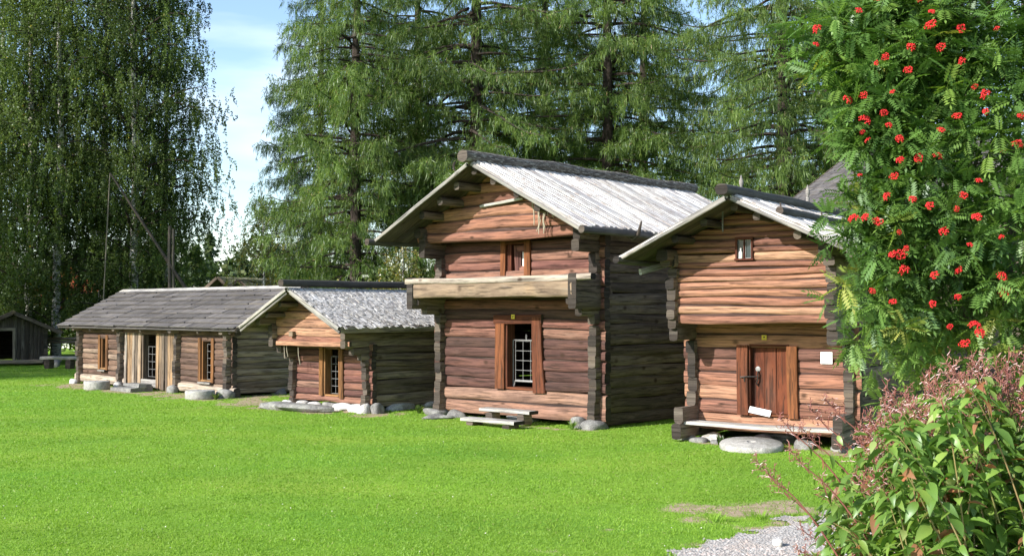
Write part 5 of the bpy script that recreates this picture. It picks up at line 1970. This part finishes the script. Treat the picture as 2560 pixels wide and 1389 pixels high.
# ------------------------------------------------------------------ the big leafy perennial in the foreground
def build_shrub():
    rng = np.random.default_rng(601)
    rnd = random.Random(601)
    base = Vector((3.0, 6.7, 0))
    root = tag(empty('knotweed_shrub', base), 'large leafy shrub with drooping green leaves and pink seed stalks in the near right corner', 'shrub')
    top = [(1990, 1420), (2040, 1310), (2070, 1210), (2130, 1120), (2190, 1020), (2290, 960), (2390, 925), (2480, 900), (2570, 860), (2700, 820), (2900, 820)]

    def ytop(x):
        for (x0, y0), (x1, y1) in zip(top[:-1], top[1:]):
            if x0 <= x <= x1:
                return y0 + (y1 - y0) * (x - x0) / (x1 - x0)
        return 820

    mb = MB(602)
    leaves = []  # position, direction, size, tint
    pan = []
    ns = 0
    while ns < 175:
        x = rng.uniform(2020, 2900)
        Y = rng.uniform(5.7, 7.7)
        yt = ytop(x) + rng.exponential(110) + 25
        tip = at_px(x, yt, Y)
        if tip.z < 0.35:
            continue
        tip -= base
        foot = Vector((tip.x + 0.45 + rng.uniform(-0.25, 0.35), tip.y + rng.uniform(-0.2, 0.3), 0)) if tip.x < -0.6 else Vector((tip.x * 0.85 + rng.uniform(-0.2, 0.2), tip.y + rng.uniform(-0.2, 0.2), 0))
        L = (tip - foot).length
        pts = []
        for q in range(9):
            t = q / 8
            p = foot.lerp(tip, t)
            p.z = tip.z * (1 - (1 - t) ** 1.5)
            pts.append(p)
        mb.tube(pts, [0.007 - 0.005 * q / 8 for q in range(9)], 6, tint=rng.uniform(0.75, 1.0), cap=False)
        nl = int(20 + 22 * L)
        for j in range(nl):
            t = 0.12 + 0.86 * (j + rng.random()) / nl
            q = min(7, int(t * 8))
            p = pts[q].lerp(pts[q + 1], t * 8 - q)
            a = j * 2.4 + rng.uniform(-0.5, 0.5)
            d = Vector((math.cos(a), math.sin(a), rng.uniform(-0.5, 0.35)))
            sz = rng.uniform(0.10, 0.19) * (1.1 - 0.4 * t)
            leaves.append((p + d * 0.03, d, sz))
        if rng.random() < 0.3:
            pan.append((tip, (pts[-1] - pts[-3]).normalized(), rng.uniform(0.75, 1.25)))
        ns += 1
    # stalks that lean out over the lawn and the pink crest at the top right
    for x, y, Y in ((1925, 1190, 6.6), (1960, 1230, 6.8), (2010, 1165, 6.5), (1985, 1085, 6.9), (2040, 1110, 6.8), (2100, 1040, 6.7), (2060, 1060, 7.0)):
        tip = at_px(x, y, Y) - base
        ft = at_px(x + 170, y + 200, Y) - base
        pts = [ft.lerp(tip, q / 5) + Vector((0, 0, 0.05 * math.sin(q / 5 * 3.1))) for q in range(6)]
        mb.tube(pts, [0.007 - 0.004 * q / 5 for q in range(6)], 5, tint=0.3, cap=False)
        pan.append((tip, (tip - ft).normalized(), 1.0))
        for j in range(4):
            p = pts[1 + j]
            leaves.append((p, Vector((rng.normal(0, 1), rng.normal(0, 1), -0.8)).normalized(), rng.uniform(0.05, 0.1)))
    for k in range(60):
        x = rng.uniform(2160, 2640)
        y = ytop(x) + rng.uniform(60, 190)
        Y = rng.uniform(6.2, 7.4)
        pan.append((at_px(x, y, Y) - base, Vector((rng.uniform(-0.6, 0.1), rng.uniform(-0.3, 0.3), 0.9)).normalized(), rng.uniform(0.9, 1.3)))
    mb.build('stems', M['stalk'], root)
    # leaf blade: folded along its midrib, wavy and drooping
    n = len(leaves)
    C = np.array([tuple(p) for p, _, _ in leaves])
    X = unit(np.array([tuple(d) for _, d, _ in leaves]))
    S = np.array([s for _, _, s in leaves])
    Yv = unit(np.cross(np.array([0, 0, 1.0]) + rng.normal(0, 0.35, X.shape), X))
    Zv = np.cross(X, Yv)
    ts = np.array([0, 0.18, 0.4, 0.62, 0.82, 1.0])
    wd = np.array([0.02, 0.155, 0.2, 0.165, 0.085, 0.004])
    droop = rng.uniform(0.25, 0.85, n)
    fold = rng.uniform(0.1, 0.5, n)
    tw = rng.normal(0, 0.3, n)
    V = np.zeros((n, 18, 3))
    for i, (t, w) in enumerate(zip(ts, wd)):
        for j, sg in enumerate((-1, 0, 1)):
            lx = t * (1 - 0.22 * droop * t)
            ly = sg * w + 0 * lx
            lz = -droop * t * t * 0.8 + abs(sg) * w * fold + sg * w * tw * t
            V[:, i * 3 + j] = C + S[:, None] * (lx[:, None] * X + ly[:, None] * Yv + lz[:, None] * Zv)
    F = []
    for i in range(5):
        for j in range(2):
            F.append((i * 3 + j, i * 3 + j + 1, i * 3 + j + 4, i * 3 + j + 3))
    F = (np.array(F)[None] + (np.arange(n) * 18)[:, None, None]).reshape(-1, 4)
    tint = np.clip(rng.normal(0.5, 0.17, n), 0.03, 0.9)
    tint[rng.random(n) < 0.045] = 0.97
    tint[rng.random(n) < 0.02] = 1.0
    np_mesh('foliage', V.reshape(-1, 3), F, M['shrub'], np.repeat(tint, 10), root, smooth=True)
    # seed stalks: each a small branching spray
    mb = MB(603)
    for p, d, s in pan:
        d = Vector(d)
        L = 0.17 * s
        mb.tube([p - d * L * 0.3, p + d * L * 0.4, p + d * L], [0.0035, 0.0025, 0.0015], 4, tint=0.2, cap=False)
        for k in range(9):
            t = -0.2 + 1.15 * k / 10
            a = k * 2.4 + rng.uniform(-0.4, 0.4)
            q = p + d * L * t
            o = Vector((math.cos(a), math.sin(a), 0))
            o = (o - d * o.dot(d)).normalized() * 0.75 + d * 0.65
            bl = L * (0.5 - 0.25 * t) * rng.uniform(0.7, 1.2)
            e = q + o * bl
            mb.tube([q, q.lerp(e, 0.5) + Vector((0, 0, 0.008)), e], [0.002, 0.0018, 0.0012], 4, tint=rng.uniform(0, 0.6), cap=False)
            for j in range(5):
                u = 0.3 + 0.7 * j / 4
                q2 = q.lerp(e, u)
                o2 = Vector((rng.normal(0, 1), rng.normal(0, 1), rng.normal(0.3, 1))).normalized()
                mb.tube([q2, q2 + o2 * 0.022 * s], [0.0016, 0.003], 4, tint=rng.uniform(0, 0.7))
    mb.build('seed_stalks', M['stalk'], root)


# ------------------------------------------------------------------ smaller buildings and odds and ends
def simple_house(name, label, X, Y, yaw, W_, D_, zw, zr, wall_mat, roof_mat, over=0.4, cat='house', log_h=0.2, door=None, seed=700, front=0.5, planks=True, group=None, boards=False, chip=False):
    root = tag(empty(name, (X, Y, 0), yaw), label, cat, group)
    rnd = random.Random(seed)
    tn = (zr - zw) / (W_ / 2)
    opens = (door,) if door else ()
    zs = zlist(0.12, zw, log_h, rnd)
    for v in (0, D_):
        mb = MB(seed + int(v * 3))
        if boards and v == 0:
            u = 0.0
            while u < W_ - 0.01:
                w = min(rnd.uniform(0.12, 0.2), W_ - u)
                if w < 0.03:
                    break
                z0 = 0.12
                if door and u + w / 2 > door[0] and u + w / 2 < door[1]:
                    z0 = door[3]
                mb.log((u + w / 2, rnd.uniform(-0.01, 0.01), z0), (u + w / 2, 0, zw + (W_ / 2 - abs(u + w / 2 - W_ / 2)) * tn - 0.1), w * 0.96, 0.04, up=(0, 1, 0), ex=0.2, wob=0.004)
                u += w
        else:
            wall_u(mb, 0, W_, v, zs, 0.15, 0.15, opens if v == 0 else (), (0.2, 0.8))
            wall_u(mb, 0, W_, v, zlist(zw, zr - 0.12, log_h, rnd), 0.15, 0.15, (), (0.2, 0.8), gable=(W_ / 2, zr - 0.08, tn))
        mb.build('wall', [wall_mat, M['end']], root)
    for u in (0, W_):
        mb = MB(seed + 20 + int(u))
        wall_v(mb, u, 0, D_, [z - 0.08 for z in zs] + [zw], 0.15, 0.16, 0.15)
        mb.build('wall', [wall_mat, M['end']], root)
    for side in (-1, 1):
        mb = MB(seed + 30 + side)
        if chip:
            roof_chips(mb, side, W_ / 2, zr, tn, W_ / 2 + over, -front, D_ + over, max(8, int(W_ * 2.2)), 0.12, 0.4, 0.016, lift=0.02, over=1.4)
        else:
            roof_planks(mb, side, W_ / 2, zr, tn, W_ / 2 + over, -front, D_ + over, 0.2)
        mb.build('roof_slope', roof_mat, root, smooth=False)
    for v in (-front - 0.02, D_ + over + 0.02):
        mb = MB(seed + 35)
        for side in (-1, 1):
            mb.log((W_ / 2 + side * 0.03, v, zr - 0.03), (W_ / 2 + side * (W_ / 2 + over), v, zr - 0.03 - tn * (W_ / 2 + over - 0.03)), 0.03, 0.12, ex=0.25, ring=8, wob=0.003, tint=0.2)
        mb.build('barge_board', [M['board_grey'], M['end']], root)
    if door:
        mb = MB(seed + 40)
        for u in (door[0], door[1]):
            mb.box((u, -0.08, (door[2] + door[3]) / 2), (0, 0, (door[3] - door[2]) / 2), (0.05, 0, 0), (0, 0.03, 0))
        mb.box(((door[0] + door[1]) / 2, -0.08, door[3] + 0.05), ((door[1] - door[0]) / 2 + 0.05, 0, 0), (0, 0.031, 0), (0, 0, 0.05))
        mb.build('door_frame', M['log_side'], root, smooth=False)
    return root


def build_misc():
    # dark shed at the left edge
    r = simple_house('wooden_shed', 'dark board shed with open doorway in the shade at the left edge', -20.09, 42.94, 0.42, 2.3, 3.2, 1.50, 2.02, M['log_dark'], M['log_side'], 0.55, 'shed', door=(0.55, 1.18, 0.12, 1.34), seed=710, front=0.45, boards=True)
    mb = MB(719)
    mb.log((1.15, -0.6, 2.04), (1.15, 3.6, 2.04), 0.14, 0.12, ex=0.8, wob=0.006)
    mb.build('ridge_log', [M['log_side'], M['rail_pale']], r)
    mb = MB(718)
    mb.log((-0.1, -0.05, 0.16), (2.4, -0.05, 0.16), 0.14, 0.16, ex=0.5, tint=0.9)
    mb.build('sill_log', [M['log_side'], M['end']], r)
    # red log house far behind the birches
    r = simple_house('red_log_house', 'red painted log house seen between the birch trunks', -27.4, 63.5, -0.15, 5.2, 6.0, 3.3, 5.0, M['red_paint'], M['roof_grey'], 0.5, 'house', 0.25, seed=730, chip=True)
    mb = MB(739)
    mb.box((2.6, -0.05, 0.3), (2.7, 0, 0), (0, 0.12, 0), (0, 0, 0.28))
    mb.build('plinth', M['white_wall'], r, smooth=False)
    mb = MB(738)
    for a in (1.2, 3.6):
        mb.box((a, -0.1, 1.9), (0.42, 0, 0), (0, 0.02, 0), (0, 0, 0.55))
    mb.build('window', M['white_wall'], r, smooth=False)
    # two mossy roofed sheds behind the long building
    simple_house('mossy_shed', 'far shed with mossy roof whose pale gable peak shows left above the long grey ridge', -12.2, 45.6, -0.55, 2.1, 3.0, 2.75, 3.42, M['log_dark'], M['roof_moss'], 0.3, 'shed', seed=740, chip=True, group='mossy roofed sheds behind the long building')
    simple_house('mossy_shed', 'darker far shed with mossy roof, right of the pale gable peak', -11.1, 44.4, -0.55, 2.1, 3.0, 2.6, 3.28, M['log_dark'], M['roof_moss'], 0.35, 'shed', seed=750, chip=True, group='mossy roofed sheds behind the long building')
    # slate roofed house behind the right storehouse
    simple_house('slate_roofed_house', 'large house with steep dark shingle roof behind the right storehouse', 12.4, 33.3, math.radians(-130), 9.0, 9.0, 4.4, 6.3, M['log_side'], M['roof_grey'], 0.5, 'house', 0.25, seed=760, chip=True)
    # rails and a log bench between shed and long building
    root = tag(empty('rail_fence', (-16.9, 44.5, 0), -0.05), 'low dark rail fence between the shed and the long building', 'fence')
    mb = MB(770)
    for z in (1.0, 0.88):
        mb.log((-2.4, 0, z), (4.4, 0.1, z), 0.09, 0.11, ex=0.8, tint=0.5)
    mb.build('rail', WALLM('log_side'), root)
    for u in (-2.2, 0.3, 2.4, 4.2):
        mb = MB(771)
        mb.log((u, 0.08, -0.1), (u, 0.08, 1.15), 0.09, 0.09, up=(0, 1, 0), ex=0.9)
        mb.build('post', WALLM('log_side'), root)
    root = tag(empty('log_bench', (-16.0, 41.2, 0), -0.12), 'low half log bench lying near the left corner of the long building', 'bench')
    mb = MB(775)
    mb.log((-1.1, 0, 0.38), (1.25, 0, 0.42), 0.3, 0.12, ex=0.4, tint=0.7)
    mb.build('seat', [M['bleached'], M['end']], root)
    for u in (-0.8, 0.0, 0.9):
        mb = MB(776)
        mb.log((u, -0.16, 0.14), (u, 0.16, 0.14), 0.2, 0.36, ex=0.5)
        mb.build('leg', WALLM('log_side'), root)
    mb = MB(777)
    stone(mb, (0, 0, 0.1), 0.2, 0.16, 0.2, 777)
    tag(mb.build('boulder', M['stone'], None, True, (-17.0, 42.3, 0)), 'sunlit round boulder beside the dark shed', 'boulder')
    # well sweep: post, slanting beam and hanging rod
    Yw = 40.5
    p = at_px(428, 565, Yw)
    root = tag(empty('well_sweep', (p.x, Yw, 0)), 'tall well sweep with grey post, slanting beam and hanging rod behind the long roof', 'well sweep')
    mb = MB(780)
    mb.log((-0.05, 0, 0), (-0.05, 0, p.z), 0.10, 0.14, up=(0, 1, 0), ex=0.6, tint=0.8)
    mb.log((0.08, 0, 0), (0.08, 0, p.z - 0.1), 0.08, 0.14, up=(0, 1, 0), ex=0.6, tint=0.9)
    mb.build('post', [M['log_dark'], M['end']], root)  # darker wood puts the shade on the post into its colour
    a = at_px(275, 432, Yw) - Vector((p.x, Yw, 0))
    b = at_px(470, 730, Yw) - Vector((p.x, Yw, 0))
    mb = MB(781)
    mb.tube([b, b.lerp(a, 0.5), a], [0.065, 0.05, 0.03], 8, tint=0.5)
    mb.build('beam', M['log_dark'], root)  # dark wood stands in for the trees' shade on the beam
    c = at_px(258, 760, Yw) - Vector((p.x, Yw, 0))
    mb = MB(782)
    mb.tube([a, c], 0.022, 6, tint=0.9)
    mb.build('rod', M['board_grey'], root)
    # turned posts behind the right ridge
    for i, (x, y, yb) in enumerate(((1853, 437, 480), (2019, 462, 500))):
        Yp = 25.6
        t = at_px(x, y, Yp)
        mb = MB(790 + i)
        r = 0.042
        z = t.z
        mb.lathe([(r, 0), (r, z - 0.30), (r * 0.75, z - 0.27), (r * 0.75, z - 0.24), (r * 1.15, z - 0.21), (r * 1.2, z - 0.13), (r * 0.7, z - 0.09), (r * 0.35, z - 0.02), (0.004, z)], 12)
        o = mb.build('finial_post', M['bleached'], None, True, (t.x, Yp, 0))
        tag(o, ('grey turned finial post left of the other, above the right storehouse ridge', 'grey turned finial post at the foot of the dark slate roof edge')[i], 'post', 'turned finial posts behind the right storehouse')
    tuft('fern_tuft', 'bright weed tuft at the foot of the tall storehouse wall near its right corner', 1.06, 20.15, 26, 0.2, 0.012, M['shrub'], 801)
    tuft('weed_tuft', 'leafy weeds under the plank bench of the right storehouse', 3.25, 17.75, 22, 0.2, 0.02, M['bush'], 802)
    tuft('weed_tuft', 'dark weeds beside the drum millstone at the right window', -7.0, 26.9, 20, 0.22, 0.02, M['bush'], 803)
    tuft('weed_tuft', 'weeds between the small and the tall storehouse', -1.9, 23.3, 20, 0.2, 0.02, M['bush'], 804)
    tuft('grass_tuft', 'long grass tuft on the bare earth beside the gravel', 2.0, 11.3, 60, 0.12, 0.004, M['grass'], 805, 0.35)
    tuft('grass_tuft', 'wide grass tuft nearest to the shrub on the gravel edge', 2.5, 11.45, 60, 0.13, 0.004, M['grass'], 806, 0.4)


build_ground()
build_grass()
build_trees()
build_forest()
build_rowan()
build_shrub()
build_misc()
